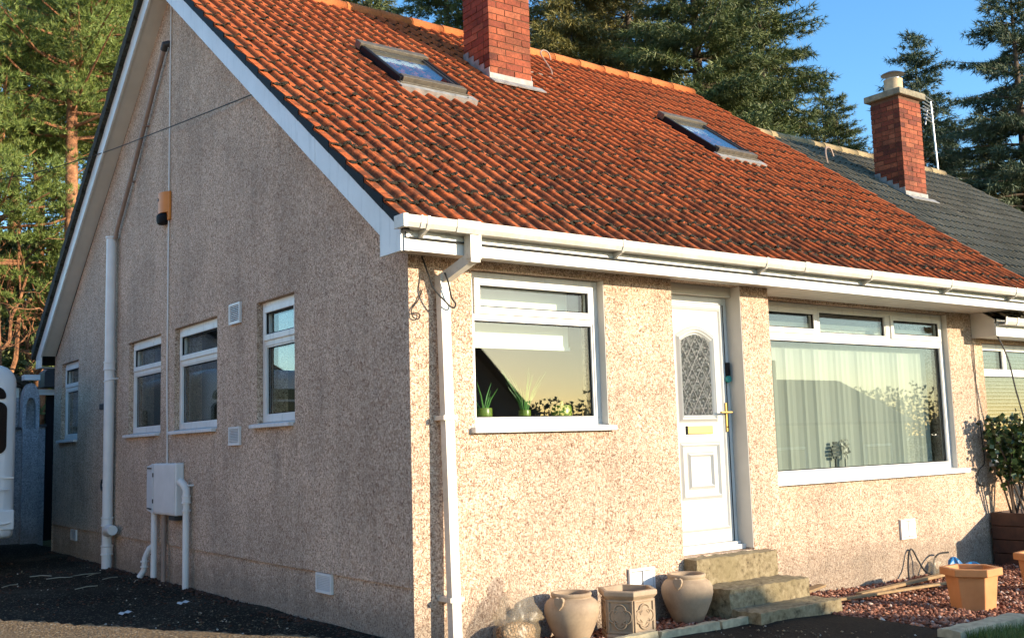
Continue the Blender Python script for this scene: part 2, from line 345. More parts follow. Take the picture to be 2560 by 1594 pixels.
# ------------------------------------------------------------------ mesh helpers
ORG = {}
def origin(o):
    return ORG.get(o.name, Vector((0, 0, 0)))
class MB:
    def __init__(s):
        s.v = []; s.f = []; s.mi = []
    def add(s, vs, fs, mi=0):
        b = len(s.v)
        s.v.extend([tuple(p) for p in vs])
        for f in fs:
            s.f.append(tuple(i + b for i in f)); s.mi.append(mi)
        return s
    def box(s, x0, x1, y0, y1, z0, z1, mi=0):
        return s.add([(x0, y0, z0), (x1, y0, z0), (x1, y1, z0), (x0, y1, z0), (x0, y0, z1), (x1, y0, z1), (x1, y1, z1), (x0, y1, z1)],
                     [(0, 3, 2, 1), (4, 5, 6, 7), (0, 1, 5, 4), (1, 2, 6, 5), (2, 3, 7, 6), (3, 0, 4, 7)], mi)
    def mbox(s, F, u0, u1, d0, d1, z0, z1, mi=0):
        vs = [F(u, d, z) for (u, d, z) in [(u0, d0, z0), (u1, d0, z0), (u1, d1, z0), (u0, d1, z0), (u0, d0, z1), (u1, d0, z1), (u1, d1, z1), (u0, d1, z1)]]
        return s.add(vs, [(0, 3, 2, 1), (4, 5, 6, 7), (0, 1, 5, 4), (1, 2, 6, 5), (2, 3, 7, 6), (3, 0, 4, 7)], mi)
    def ring(s, F, u0, u1, z0, z1, w, d0, d1, mi=0):
        s.mbox(F, u0, u1, d0, d1, z1 - w, z1, mi); s.mbox(F, u0, u1, d0, d1, z0, z0 + w, mi)
        s.mbox(F, u0, u0 + w, d0, d1, z0 + w, z1 - w, mi); s.mbox(F, u1 - w, u1, d0, d1, z0 + w, z1 - w, mi)
        return s
    def beam(s, p, q, w, h, up=(0, 0, 1), mi=0):
        p = Vector(p); q = Vector(q); d = (q - p).normalized(); up = Vector(up)
        r = d.cross(up).normalized(); u = r.cross(d)
        vs = []
        for a in (p, q):
            for (i, j) in ((-1, -1), (1, -1), (1, 1), (-1, 1)):
                vs.append(a + r * (i * w / 2) + u * (j * h / 2))
        return s.add(vs, [(0, 1, 2, 3), (7, 6, 5, 4), (0, 4, 5, 1), (1, 5, 6, 2), (2, 6, 7, 3), (3, 7, 4, 0)], mi)
    def tube(s, pts, r, n=10, caps=True, mi=0):
        pts = [Vector(p) for p in pts]
        rs = r if hasattr(r, '__len__') else [r] * len(pts)
        t0 = (pts[1] - pts[0]).normalized()
        a = Vector((0, 0, 1)) if abs(t0.z) < 0.9 else Vector((1, 0, 0))
        nrm = t0.cross(a).normalized()
        vs = []; fs = []
        for i, p in enumerate(pts):
            t = (pts[min(i + 1, len(pts) - 1)] - pts[max(i - 1, 0)]).normalized()
            nrm = (nrm - t * nrm.dot(t)).normalized(); b = t.cross(nrm)
            for k in range(n):
                an = 2 * PI * k / n
                vs.append(p + (nrm * math.cos(an) + b * math.sin(an)) * rs[i])
        for i in range(len(pts) - 1):
            for k in range(n):
                fs.append((i * n + k, i * n + (k + 1) % n, (i + 1) * n + (k + 1) % n, (i + 1) * n + k))
        if caps:
            fs.append(tuple(range(n - 1, -1, -1))); fs.append(tuple(range((len(pts) - 1) * n, len(pts) * n)))
        return s.add(vs, fs, mi)
    def lathe(s, prof, c=(0, 0, 0), n=28, mi=0, closed=False):
        vs = []; fs = []
        for (r, z) in prof:
            for k in range(n):
                a = 2 * PI * k / n
                vs.append((c[0] + r * math.cos(a), c[1] + r * math.sin(a), c[2] + z))
        for i in range(len(prof) - 1):
            for k in range(n):
                fs.append((i * n + k, i * n + (k + 1) % n, (i + 1) * n + (k + 1) % n, (i + 1) * n + k))
        return s.add(vs, fs, mi)
    def prism(s, poly, ext, mi=0):
        n = len(poly); e = Vector(ext)
        vs = [Vector(p) for p in poly] + [Vector(p) + e for p in poly]
        fs = [tuple(range(n)), tuple(range(2 * n - 1, n - 1, -1))] + [(i, i + n, (i + 1) % n + n, (i + 1) % n) for i in range(n)]
        return s.add(vs, fs, mi)
    def build(s, name, mats, parent=None, smooth=False, at=None, label=None, kind=None, bevel=0.0):
        po = origin(parent) if parent else Vector((0, 0, 0))
        o0 = Vector(at) if at is not None else po
        me = bpy.data.meshes.new(name)
        me.from_pydata([tuple(Vector(p) - o0) for p in s.v], [], s.f)
        mats = mats if isinstance(mats, (list, tuple)) else [mats]
        for m in mats:
            me.materials.append(m)
        me.polygons.foreach_set('material_index', s.mi)
        if smooth:
            me.polygons.foreach_set('use_smooth', [True] * len(me.polygons))
        me.update()
        ob = bpy.data.objects.new(name, me)
        COL.objects.link(ob)
        if smooth and smooth != 'all':
            try:
                me.set_sharp_from_angle(angle=math.radians(smooth if isinstance(smooth, (int, float)) and not isinstance(smooth, bool) else 40))
            except Exception:
                pass
        if parent:
            ob.parent = parent
        ob.location = o0 - po
        ORG[ob.name] = o0
        if label: ob['label'] = label
        if kind: ob['kind'] = kind
        if bevel:
            b = ob.modifiers.new('bevel', 'BEVEL'); b.width = bevel; b.segments = 2; b.limit_method = 'ANGLE'
        return ob

def thing(name, label, cat, at=(0, 0, 0), group=None):
    o = bpy.data.objects.new(name, None)
    o.empty_display_size = 0.1
    COL.objects.link(o); o.location = at
    ORG[o.name] = Vector(at)
    o['label'] = label; o['category'] = cat
    if group: o['group'] = group
    return o
def tag(o, label, cat, group=None):
    o['label'] = label; o['category'] = cat
    if group: o['group'] = group
    return o
def struct(o):
    o['kind'] = 'structure'; return o
def inst(name, me, parent, loc, rot=(0, 0, 0), scale=(1, 1, 1)):
    o = bpy.data.objects.new(name, me)
    COL.objects.link(o); o.parent = parent
    po = origin(parent) if parent else Vector((0, 0, 0))
    o.location = Vector(loc) - po; o.rotation_euler = rot; o.scale = scale
    ORG[o.name] = Vector(loc)
    return o
def npmesh(name, verts, faces, mat, parent=None, at=(0, 0, 0), smooth=False, mi=None):
    """verts (N,3), faces (M,k) arrays"""
    me = bpy.data.meshes.new(name)
    verts = np.asarray(verts, np.float32) - np.asarray(at, np.float32)
    faces = np.asarray(faces, np.int32)
    kk = faces.shape[1]
    me.vertices.add(len(verts)); me.vertices.foreach_set('co', verts.ravel())
    me.loops.add(faces.size); me.loops.foreach_set('vertex_index', faces.ravel())
    me.polygons.add(len(faces))
    me.polygons.foreach_set('loop_start', np.arange(0, faces.size, kk, dtype=np.int32))
    try:
        me.polygons.foreach_set('loop_total', np.full(len(faces), kk, np.int32))
    except Exception:
        pass
    mats = mat if isinstance(mat, (list, tuple)) else [mat]
    for m in mats: me.materials.append(m)
    if mi is not None: me.polygons.foreach_set('material_index', np.asarray(mi, np.int32))
    if smooth: me.polygons.foreach_set('use_smooth', np.ones(len(faces), bool))
    me.update(calc_edges=True)
    ob = bpy.data.objects.new(name, me); COL.objects.link(ob)
    po = origin(parent) if parent else Vector((0, 0, 0))
    if parent: ob.parent = parent
    ob.location = Vector(at) - po; ORG[ob.name] = Vector(at)
    return ob
def sm(a, b, x):
    t = min(1, max(0, (x - a) / (b - a))); return t * t * (3 - 2 * t)
FX = lambda y0: (lambda u, d, z: (u, y0 + d, z))      # wall facing -Y, depth inwards +Y
FY = lambda x0: (lambda u, d, z: (x0 + d, u, z))      # wall facing -X, depth inwards +X
def wall_cells(mb, F, u0, u1, z0, z1, ops, depth, inner=True):
    us = sorted({u0, u1, *[o[0] for o in ops], *[o[1] for o in ops]}); zs = sorted({z0, z1, *[o[2] for o in ops], *[o[3] for o in ops]})
    us = [u for u in us if u0 <= u <= u1]; zs = [z for z in zs if z0 <= z <= z1]
    for a, b in zip(us, us[1:]):
        for c, d in zip(zs, zs[1:]):
            if any(o[0] <= (a + b) / 2 <= o[1] and o[2] <= (c + d) / 2 <= o[3] for o in ops): continue
            mb.add([F(a, 0, c), F(b, 0, c), F(b, 0, d), F(a, 0, d)], [(0, 1, 2, 3)])
            if inner: mb.add([F(a, depth, c), F(b, depth, c), F(b, depth, d), F(a, depth, d)], [(3, 2, 1, 0)])
    for (a, b, c, d) in ops:
        mb.add([F(a, 0, c), F(a, 0, d), F(a, depth, d), F(a, depth, c)], [(0, 1, 2, 3)])
        mb.add([F(b, 0, c), F(b, 0, d), F(b, depth, d), F(b, depth, c)], [(3, 2, 1, 0)])
        mb.add([F(a, 0, c), F(b, 0, c), F(b, depth, c), F(a, depth, c)], [(3, 2, 1, 0)])
        mb.add([F(a, 0, d), F(b, 0, d), F(b, depth, d), F(a, depth, d)], [(0, 1, 2, 3)])

def project(p):
    d = Vector(p) - CAM
    zc = d.dot(_f)
    if zc <= 0.1: return None
    return 1280 + 2621.986 * d.dot(_r2) / zc, 797 - 2621.986 * d.dot(_u2) / zc, zc
def in_frame(p, m=30):
    q = project(p)
    return q is not None and -m < q[0] < 2560 + m and -m < q[1] < 1594 + m

# ------------------------------------------------------------------ ground
def gz(x, y):
    a = 1 - sm(-0.3, 1.4, x)
    z = 0.088 * a * sm(-2.2, 0.6, y) - 0.085 * sm(2.6, 5.0, x)
    z += -0.035 * max(0, min(3.5, -2.5 - y)) - 0.20 * max(0, min(7.0, -6.0 - y))
    z += 0.05 * max(0, min(3, y - 11)) + 0.18 * max(0, min(12, y - 14))
    if x > 8: z -= 0.03 * min(10, x - 8)
    return z
def sheet(name, xs, ys, dz, mat, inside=None, wob=0.0):
    vs = []; fs = []; idx = {}
    for i, x in enumerate(xs):
        for j, y in enumerate(ys):
            idx[i, j] = len(vs)
            w = wob * (math.sin(x * 3.1 + y * 1.7) * math.sin(y * 2.3 - x * 0.9) + 0.5 * math.sin(x * 7 + 2) * math.sin(y * 6.1))
            vs.append((x, y, gz(x, y) + dz + w))
    for i in range(len(xs) - 1):
        for j in range(len(ys) - 1):
            if inside and not inside((xs[i] + xs[i + 1]) / 2, (ys[j] + ys[j + 1]) / 2): continue
            fs.append((idx[i, j], idx[i + 1, j], idx[i + 1, j + 1], idx[i, j + 1]))
    return npmesh(name, vs, fs, mat, smooth=True)
def lin(a, b, n): return [a + (b - a) * i / n for i in range(n + 1)]
gx = [-900, -400, -150, -60] + lin(-30, 50, 60) + [80, 160, 400, 900]
gy = [-900, -400, -150, -60] + lin(-34, 46, 60) + [80, 160, 400, 900]
struct(sheet('ground', gx, gy, -0.07, M['ground']))
struct(sheet('driveway', lin(-4.19, 0.3, 32), lin(-8, 11.2, 110), 0.0, M['tarmac'], lambda x, y: not (x > 0.1 and y > -0.45), 0.012))
struct(sheet('path', lin(0.3, 3.22, 24), lin(-8, -0.52, 50), 0.0, M['tarmac_shaded'], None, 0.012))
struct(sheet('sunlit_gravel_strip', lin(-4.18, 0.2, 73), lin(-8, 7.0, 120), 0.016, M['sunlit_sandy'], lambda x, y: x < -0.565 * y + 0.05 and not (x > -0.25 and y > -0.9), 0.012))  # paler gravel cut along the house's shadow edge, sunlight put into its colour
struct(sheet('added_bounce_paving', lin(-9.15, -4.2, 20), lin(-8, 11.0, 60), 0.012, M['bounce_paving']))  # unseen pale paving, added to bounce warm sun onto the gable
# beds: gravel sheets with real stones on top
struct(sheet('gravel_bed', lin(0.0, 3.22, 20), lin(-0.54, 0.1, 5), -0.01, M['soil']))
struct(sheet('gravel_garden', lin(3.22, 9.4, 40), lin(-1.76, 0.45, 16), -0.015, M['soil']))
struct(sheet('lawn', lin(2.6, 9.4, 40), lin(-6.2, -1.93, 26), 0.0, M['ground'], lambda x, y: x > 3.0))
def scatter_stones(name, n, region, size, mat, seed, lift=0.0):
    rng = np.random.default_rng(seed)
    base = np.array([(1, 0, 0), (-1, 0, 0), (0, 1, 0), (0, -1, 0), (0, 0, 1), (0, 0, -1)], float)
    tri = np.array([(0, 2, 4), (2, 1, 4), (1, 3, 4), (3, 0, 4), (2, 0, 5), (1, 2, 5), (3, 1, 5), (0, 3, 5)])
    V = []; Fc = []; c = 0
    while c < n:
        x, y = region(rng)
        s = size * rng.uniform(0.55, 1.35)
        v = base * np.array([rng.uniform(0.7, 1.3), rng.uniform(0.6, 1.0), rng.uniform(0.4, 0.75)]) * s + rng.normal(0, 0.13 * s, (6, 3))
        a = rng.uniform(0, 2 * PI); ca, sa = math.cos(a), math.sin(a)
        b = rng.uniform(-0.5, 0.5); cb, sb = math.cos(b), math.sin(b)
        v = v @ np.array([(1, 0, 0), (0, cb, -sb), (0, sb, cb)]).T @ np.array([(ca, -sa, 0), (sa, ca, 0), (0, 0, 1)]).T
        v += np.array([x, y, gz(x, y) + lift + rng.uniform(-0.1, 0.5) * s])
        V.append(v); Fc.append(tri + 6 * c); c += 1
    o = npmesh(name, np.concatenate(V), np.concatenate(Fc), mat)
    o['kind'] = 'stuff'
    return o
o = scatter_stones('gravel', 7800, lambda r: (r.uniform(3.2, 7.6), -1.76 + 2.06 * r.uniform(0, 1) ** 0.85), 0.021, M['gravel'], 1)
o['label'] = 'loose red gravel covering the garden bed by the house'
def bed(r):
    x = r.uniform(0.05, 3.25); return x, r.uniform(-0.53, -0.01)
o = scatter_stones('gravel', 2800, bed, 0.019, M['gravel'], 2)
o['label'] = 'red gravel in the narrow bed under the wall'
def drive_spot(r):
    while True:
        x, y = r.uniform(-4.2, 2.9), (r.uniform(-4.4, 7.0) if r.uniform() < .5 else r.uniform(-4, 2.5))
        if not (x > -0.02 and y > -0.6): return x, y
o = scatter_stones('grit', 3800, drive_spot, 0.009, M['grit'], 3)
o['label'] = 'pale grit scattered over the dark driveway'
def foot_spot(r):
    if r.uniform() < 0.75: return -abs(r.normal(0, 0.07)) - 0.01, r.uniform(0.1, 9.4)
    return r.uniform(-1.5, -0.05), r.uniform(0.5, 9.0)
o = scatter_stones('leaf_litter', 2600, foot_spot, 0.016, M['soil'], 13, -0.004)
o['label'] = 'dark soil crumbs and litter along the foot of the gable wall'
# stones must not lie inside the house: the scatter regions stop at the walls
def grass_patch(name, n, x0, x1, y0, y1, seed):
    rng = np.random.default_rng(seed)
    x = rng.uniform(x0, x1, n); y = rng.uniform(y0, y1, n)
    z = np.array([gz(a, b) for a, b in zip(x, y)])
    an = rng.uniform(0, 2 * PI, n); h = rng.uniform(0.03, 0.085, n); w = 0.0035
    dx, dy = np.cos(an), np.sin(an)
    lean = rng.normal(0, 0.02, (n, 2))
    v = np.zeros((n, 3, 3))
    v[:, 0] = np.stack([x - dx * w, y - dy * w, z], 1); v[:, 1] = np.stack([x + dx * w, y + dy * w, z], 1)
    v[:, 2] = np.stack([x + lean[:, 0], y + lean[:, 1], z + h], 1)
    o = npmesh(name, v.reshape(-1, 3), np.arange(n * 3).reshape(-1, 3), M['grass'])
    o['kind'] = 'stuff'; o['label'] = 'short green lawn grass beyond the concrete kerb'
    return o
grass_patch('grass', 16000, 2.95, 5.2, -3.0, -1.94, 4)

# concrete kerbs: separate edging stones
kd = struct(bpy.data.objects.new('garden_kerb', None)); COL.objects.link(kd); ORG['garden_kerb'] = Vector((0, 0, 0))
def rough_box(mb, x0, x1, y0, y1, z0, z1, seg=0.06, jit=0.004, seed=0):
    rng = random.Random(seed)
    nx = max(1, int((x1 - x0) / seg)); ny = max(1, int((y1 - y0) / seg)); nz = max(1, int((z1 - z0) / seg))
    idx = {}; vs = []; fs = []
    def vid(i, j, k):
        if (i, j, k) not in idx:
            p = [x0 + (x1 - x0) * i / nx, y0 + (y1 - y0) * j / ny, z0 + (z1 - z0) * k / nz]
            e = (i in (0, nx)) + (j in (0, ny)) + (k in (0, nz))
            c = (Vector(((x0 + x1) / 2, (y0 + y1) / 2, (z0 + z1) / 2)) - Vector(p)).normalized()
            q = Vector(p) + Vector([rng.gauss(0, jit) for _ in range(3)]) + c * (0.006 * (e - 1))
            idx[i, j, k] = len(vs); vs.append(q)
        return idx[i, j, k]
    for i in range(nx):
        for j in range(ny):
            fs.append((vid(i, j, nz), vid(i + 1, j, nz), vid(i + 1, j + 1, nz), vid(i, j + 1, nz)))
            fs.append((vid(i, j, 0), vid(i, j + 1, 0), vid(i + 1, j + 1, 0), vid(i + 1, j, 0)))
    for i in range(nx):
        for k2 in range(nz):
            fs.append((vid(i, 0, k2), vid(i + 1, 0, k2), vid(i + 1, 0, k2 + 1), vid(i, 0, k2 + 1)))
            fs.append((vid(i, ny, k2), vid(i, ny, k2 + 1), vid(i + 1, ny, k2 + 1), vid(i + 1, ny, k2)))
    for j in range(ny):
        for k2 in range(nz):
            fs.append((vid(0, j, k2), vid(0, j, k2 + 1), vid(0, j + 1, k2 + 1), vid(0, j + 1, k2)))
            fs.append((vid(nx, j, k2), vid(nx, j + 1, k2), vid(nx, j + 1, k2 + 1), vid(nx, j, k2 + 1)))
    return mb.add(vs, fs)
for i in range(4):
    x0 = 0.36 + i * 0.6
    if x0 + 0.59 > 2.48: x1 = 2.47
    else: x1 = x0 + 0.59
    b = MB(); rough_box(b, x0, x1, -0.585, -0.535, gz(x0, -0.5) - 0.12, gz(x0, -0.5) + 0.055, 0.05, 0.003, i)
    b.build('edging_stone', M['kerb'], kd, smooth=True)
for i in range(7):
    x0 = 2.92 + i * 0.92
    b = MB(); rough_box(b, x0, x0 + 0.91, -1.93, -1.765, gz(x0, -1.8) - 0.12, gz(x0, -1.8) + 0.05, 0.06, 0.003, 10 + i)
    b.build('edging_stone', M['kerb'], kd, smooth=True)

# ------------------------------------------------------------------ roof tiles
SL = 0.74
SLEN = math.hypot(1, SL)
RX = math.atan(SL)
EV = Vector((0, 1, SL)) / SLEN
EN = Vector((0, -SL, 1)) / SLEN
TW = 0.295
def tile_mesh(name, mt, mb_):
    W = TW
    prof = []
    for base in (0.0, W / 2):
        prof += [(base, 0.0), (base + 0.066, 0.0), (base + 0.090, -0.006), (base + 0.099, 0.016), (base + 0.111, 0.028), (base + 0.128, 0.028), (base + 0.141, 0.014)]
    prof.append((W, 0.0))
    L = 0.375; t = 0.024
    vs = []; fs = []; mi = []
    n = len(prof)
    for (x, h) in prof: vs.append((x, 0.0, 0.048 + h))
    for (x, h) in prof: vs.append((x, L, 0.027 + h))
    for i in range(n - 1): fs.append((i, i + 1, n + i + 1, n + i)); mi.append(1 if i % 7 == 1 else 0)  # dark strip at each roll's left foot paints the roll's shaded side
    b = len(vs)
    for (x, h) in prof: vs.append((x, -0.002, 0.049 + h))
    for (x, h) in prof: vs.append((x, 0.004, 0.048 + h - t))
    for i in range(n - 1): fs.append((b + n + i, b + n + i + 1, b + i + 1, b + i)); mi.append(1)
    # left edge
    c = len(vs)
    vs += [(0, 0, 0.048), (0, L, 0.020), (0, L, 0.0), (0, 0, 0.022)]
    fs.append((c, c + 1, c + 2, c + 3)); mi.append(0)
    me = bpy.data.meshes.new(name)
    me.from_pydata(vs, [], fs)
    me.materials.append(mt); me.materials.append(mb_)
    me.polygons.foreach_set('material_index', mi)
    me.polygons.foreach_set('use_smooth', [m == 0 for m in mi])
    me.update()
    return me, np.array(vs), fs, mi
def make_tiles(roof, x0, ncol, zb0, nrow, y0, gauge, mt, butt, skip=None, limit=300, seed=0):
    me, vs, fs, mi = tile_mesh('tile', mt, butt)
    rng = random.Random(seed)
    spots = []
    for r in range(nrow):
        y = y0 + r * gauge
        for c in range(ncol):
            x = x0 + c * TW
            if skip and skip(x + TW / 2, y): continue
            p = Vector((x + rng.gauss(0, 0.0015), y + rng.gauss(0, 0.003), zb0 + SL * y))
            q = project(p + Vector((TW / 2, 0, 0)))
            vis = q is not None and -40 < q[0] < 2600 and -40 < q[1] < 1630
            spots.append((q[2] if vis else 1e3 + p.length, p))
    spots.sort(key=lambda s: s[0])
    for _, p in spots[:limit]:
        inst('tile', me, roof, p, (RX + rng.gauss(0, 0.006), 0, rng.gauss(0, 0.004)))
    rest = spots[limit:]
    if rest:
        q4 = np.array([f for f in fs if len(f) == 4])
        R_ = np.array([[1, 0, 0], [0, math.cos(RX), -math.sin(RX)], [0, math.sin(RX), math.cos(RX)]])
        V = []; Fc = []
        for i, (_, p) in enumerate(rest):
            V.append(vs @ R_.T + np.array(p)); Fc.append(q4 + i * len(vs))
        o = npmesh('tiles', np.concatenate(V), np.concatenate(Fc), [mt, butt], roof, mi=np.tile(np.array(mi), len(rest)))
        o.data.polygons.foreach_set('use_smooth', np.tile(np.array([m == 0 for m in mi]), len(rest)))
        o['kind'] = 'stuff'
def make_ridge(roof, x0, x1, yr, zr, mat, pale=None):
    n = int(round((x1 - x0) / 0.45)); w = (x1 - x0) / n
    mb = MB(); vs = []; fs = []
    m = 9
    for xx, rr in ((0, 0.135), (w + 0.02, 0.128)):
        for k in range(m):
            a = math.radians(-18 + 216 * k / (m - 1))
            vs.append((xx, rr * math.cos(a), rr * 0.78 * math.sin(a) - 0.02))
    for k in range(m - 1): fs.append((k, k + 1, m + k + 1, m + k))
    fs.append(tuple(range(m))); fs.append(tuple(range(2 * m - 1, m - 1, -1)))
    me = bpy.data.meshes.new('ridge_tile'); me.from_pydata(vs, [], fs); me.materials.append(mat)
    me.polygons.foreach_set('use_smooth', [True] * (m - 1) + [False, False]); me.update()
    for i in range(n):
        inst('ridge_tile', me, roof, (x0 + i * w, yr, zr), (random.gauss(0, 0.01), random.gauss(0, 0.008), 0))

# bricks
def make_chimney(house, x0, x1, y0, y1, z0, z1, name='chimney', label=None):
    mb = MB().box(x0 + 0.007, x1 - 0.007, y0 + 0.007, y1 - 0.007, z0, z1)
    ch = mb.build(name, M['mortar'], house, at=(x0, y0, z0), label=label)
    bw = 0.1025; bl = 0.215; bh = 0.065; j = 0.0105
    cache = {}
    def bm(l):
        key = round(l, 3)
        if key not in cache:
            b = MB(); e = 0.004
            b.add([(0, 0, 0), (l, 0, 0), (l, bw, 0), (0, bw, 0), (0, 0, bh), (l, 0, bh), (l, bw, bh), (0, bw, bh),
                   ], [(0, 3, 2, 1), (4, 5, 6, 7), (0, 1, 5, 4), (1, 2, 6, 5), (2, 3, 7, 6), (3, 0, 4, 7)])
            me = bpy.data.meshes.new('brick'); me.from_pydata(b.v, [], b.f); me.materials.append(M['brick']); me.update()
            cache[key] = me
        return cache[key]
    rows = int((z1 - z0) / (bh + j))
    def course(length, off):
        out = []; p = 0.0; l = bl if not off else bw
        while p < length - 0.02:
            l = min(l, length - p)
            if length - p - l < 0.06: l = length - p
            out.append((p, l)); p += l + j; l = bl
        return out
    for r in range(rows):
        z = z0 + r * (bh + j) + j
        odd = r % 2
        L = x1 - x0; D = y1 - y0
        jit = lambda: random.gauss(0, 0.0016)
        for (p, l) in course(L, odd):
            inst('brick', bm(l), ch, (x0 + p, y0 + jit(), z + jit() * .6))
        for (p, l) in course(D - bw - j, odd):
            # left face, running backwards
            inst('brick', bm(l), ch, (x0 + jit(), y0 + bw + j + p + l, z), (0, 0, -PI / 2))
            inst('brick', bm(l), ch, (x1 + jit(), y0 + bw + j + p, z), (0, 0, PI / 2))
    return ch

# ------------------------------------------------------------------ the house
YR = 4.746                      # ridge line
ZB = 2.925                      # batten plane height at y = 0
XE = 7.76                       # red roof runs to here
REC = 0.32                      # the living-room front is set back
house = thing('house', 'detached-looking pebble-dashed house with red tiled roof and white trim', 'house', (0, 0, 0))
house['label'] = 'pebble-dashed cottage with red tiled roof, white trim and front steps'
GW = [(1.747, 2.49), (3.40, 4.56), (4.98, 6.08), (8.24, 9.10)]
GZ0, GZ1 = 1.547, 2.578
b = MB()
wall_cells(b, FY(0.0), 0.0, 2 * YR, 0.444, 2.66, [(a, c, GZ0, GZ1) for a, c in GW], 0.28)
b.add([(0, 0, 2.66), (0, 2 * YR, 2.66), (0, YR, 6.22)], [(0, 1, 2)])
b.add([(0, 0, 0.444), (0.02, 0, 0.444), (0.02, 2 * YR, 0.444), (0, 2 * YR, 0.444)], [(0, 1, 2, 3)])
b.build('wall', M['roughcast'], house, label='shaded gable wall with four small windows')
b = MB(); b.add([(0.018, 0.002, -0.4), (0.018, 2 * YR, -0.4), (0.018, 2 * YR, 0.444), (0.018, 0.002, 0.444)], [(0, 1, 2, 3)])
b.build('plinth', M['roughcast'], house)
# front block y = 0
W1 = (0.50, 1.70, 1.45, 2.53)
DR = (2.405, 3.215, 0.425, 2.585)
b = MB()
wall_cells(b, FX(0.0), 0.0, 3.56, -0.4, 2.72, [W1, DR], 0.28, inner=False)
b.add([(3.56, 0, -0.4), (3.56, REC, -0.4), (3.56, REC, 2.72), (3.56, 0, 2.72)], [(0, 1, 2, 3)])
b.build('wall', M['roughcast'], house, label='sunlit front wall with the kitchen window and door')
BAY = (3.78, 6.815, 0.925, 2.56)
b = MB()
wall_cells(b, FX(REC), 3.56, 7.36, -0.4, 2.72, [BAY], 0.26)
b.add([(7.36, REC, -0.4), (7.36, 2 * YR, -0.4), (7.36, 2 * YR, 2.72), (7.36, REC, 2.72)], [(0, 1, 2, 3)])
b.add([(7.36, REC, 2.72), (7.36, 2 * YR, 2.72), (7.36, YR, 6.22)], [(0, 1, 2)])
b.add([(0, 2 * YR, -0.4), (7.36, 2 * YR, -0.4), (7.36, 2 * YR, 2.72), (0, 2 * YR, 2.72)], [(0, 1, 2, 3)])
b.build('wall', M['roughcast'], house, label='set-back front wall around the wide living-room window')
# rooms
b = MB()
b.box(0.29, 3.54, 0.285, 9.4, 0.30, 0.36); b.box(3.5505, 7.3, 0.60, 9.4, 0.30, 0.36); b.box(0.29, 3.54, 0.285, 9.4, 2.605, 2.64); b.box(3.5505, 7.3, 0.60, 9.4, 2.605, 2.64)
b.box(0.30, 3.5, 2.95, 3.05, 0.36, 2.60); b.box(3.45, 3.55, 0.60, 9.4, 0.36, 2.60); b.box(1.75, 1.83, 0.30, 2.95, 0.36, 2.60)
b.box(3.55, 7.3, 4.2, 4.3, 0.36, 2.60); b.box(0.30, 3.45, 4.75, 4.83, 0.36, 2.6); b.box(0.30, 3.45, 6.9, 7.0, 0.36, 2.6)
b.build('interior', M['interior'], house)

# roof
b = MB()
zt = lambda y: ZB + SL * y
b.add([(-0.17, -0.27, zt(-0.27)), (XE - .03, -0.27, zt(-0.27)), (XE - .03, YR, zt(YR)), (-0.17, YR, zt(YR)),
       (-0.17, 2 * YR + 0.3, zt(-0.3)), (XE - .03, 2 * YR + 0.3, zt(-0.3))], [(0, 1, 2, 3), (3, 2, 5, 4)])
b.add([(-0.17, -0.27, zt(-0.27) - .09), (XE - .03, -0.27, zt(-0.27) - .09), (XE - .03, YR, zt(YR) - .09), (-0.17, YR, zt(YR) - .09),
       (-0.17, 2 * YR + 0.3, zt(-0.3) - .09), (XE - .03, 2 * YR + 0.3, zt(-0.3) - .09)], [(3, 2, 1, 0), (4, 5, 2, 3)])
for x in (-0.17, XE - .03):
    b.add([(x, -0.27, zt(-0.27)), (x, YR, zt(YR)), (x, YR, zt(YR) - .09), (x, -0.27, zt(-0.27) - .09)], [(0, 1, 2, 3)])
roof = b.build('roof', M['roof_felt'], house, label='red tiled roof with mossy courses')
make_tiles(roof, -0.205, 27, ZB, 20, -0.305, 0.2515, M['tile'], M['butt'], seed=1)
# eaves course of the rear slope shows as a mossy stepped edge along the far verge
rl = MB()
for i in range(20):
    y = 2 * YR + 0.30 - i * 0.2515
    y2 = y - 0.2515
    rl = MB(); h = 0.115
    rl.add([(-0.245, y, zt(2 * YR - y) - .02), (-0.245, y2, zt(2 * YR - y2) - .035), (-0.245, y2, zt(2 * YR - y2) + h - .02), (-0.245, y, zt(2 * YR - y) + h + .015),
            (0.35, y, zt(2 * YR - y) + .012), (0.35, y2, zt(2 * YR - y2) - .012), (0.35, y2, zt(2 * YR - y2) + h - .02), (0.35, y, zt(2 * YR - y) + h + .012)],
           [(0, 1, 2, 3), (7, 6, 5, 4), (3, 2, 6, 7), (0, 3, 7, 4), (0, 4, 5, 1)])
    rl.build('verge_tile', M['butt_grey'], roof)
make_ridge(roof, -0.2, XE, YR, zt(YR) + 0.02, M['ridge'])
for i in range(20):
    y = -0.305 + i * 0.2515; y2 = y + 0.2515
    v = MB()
    v.prism([(-0.214, y + .002, zt(y) - 0.035), (-0.214, y2 - .002, zt(y2) - 0.035), (-0.214, y2 - .002, zt(y2) + 0.012), (-0.214, y + .002, zt(y) + 0.055)], (0.05, 0, 0))
    v.build('verge_cap', M['black'], roof)
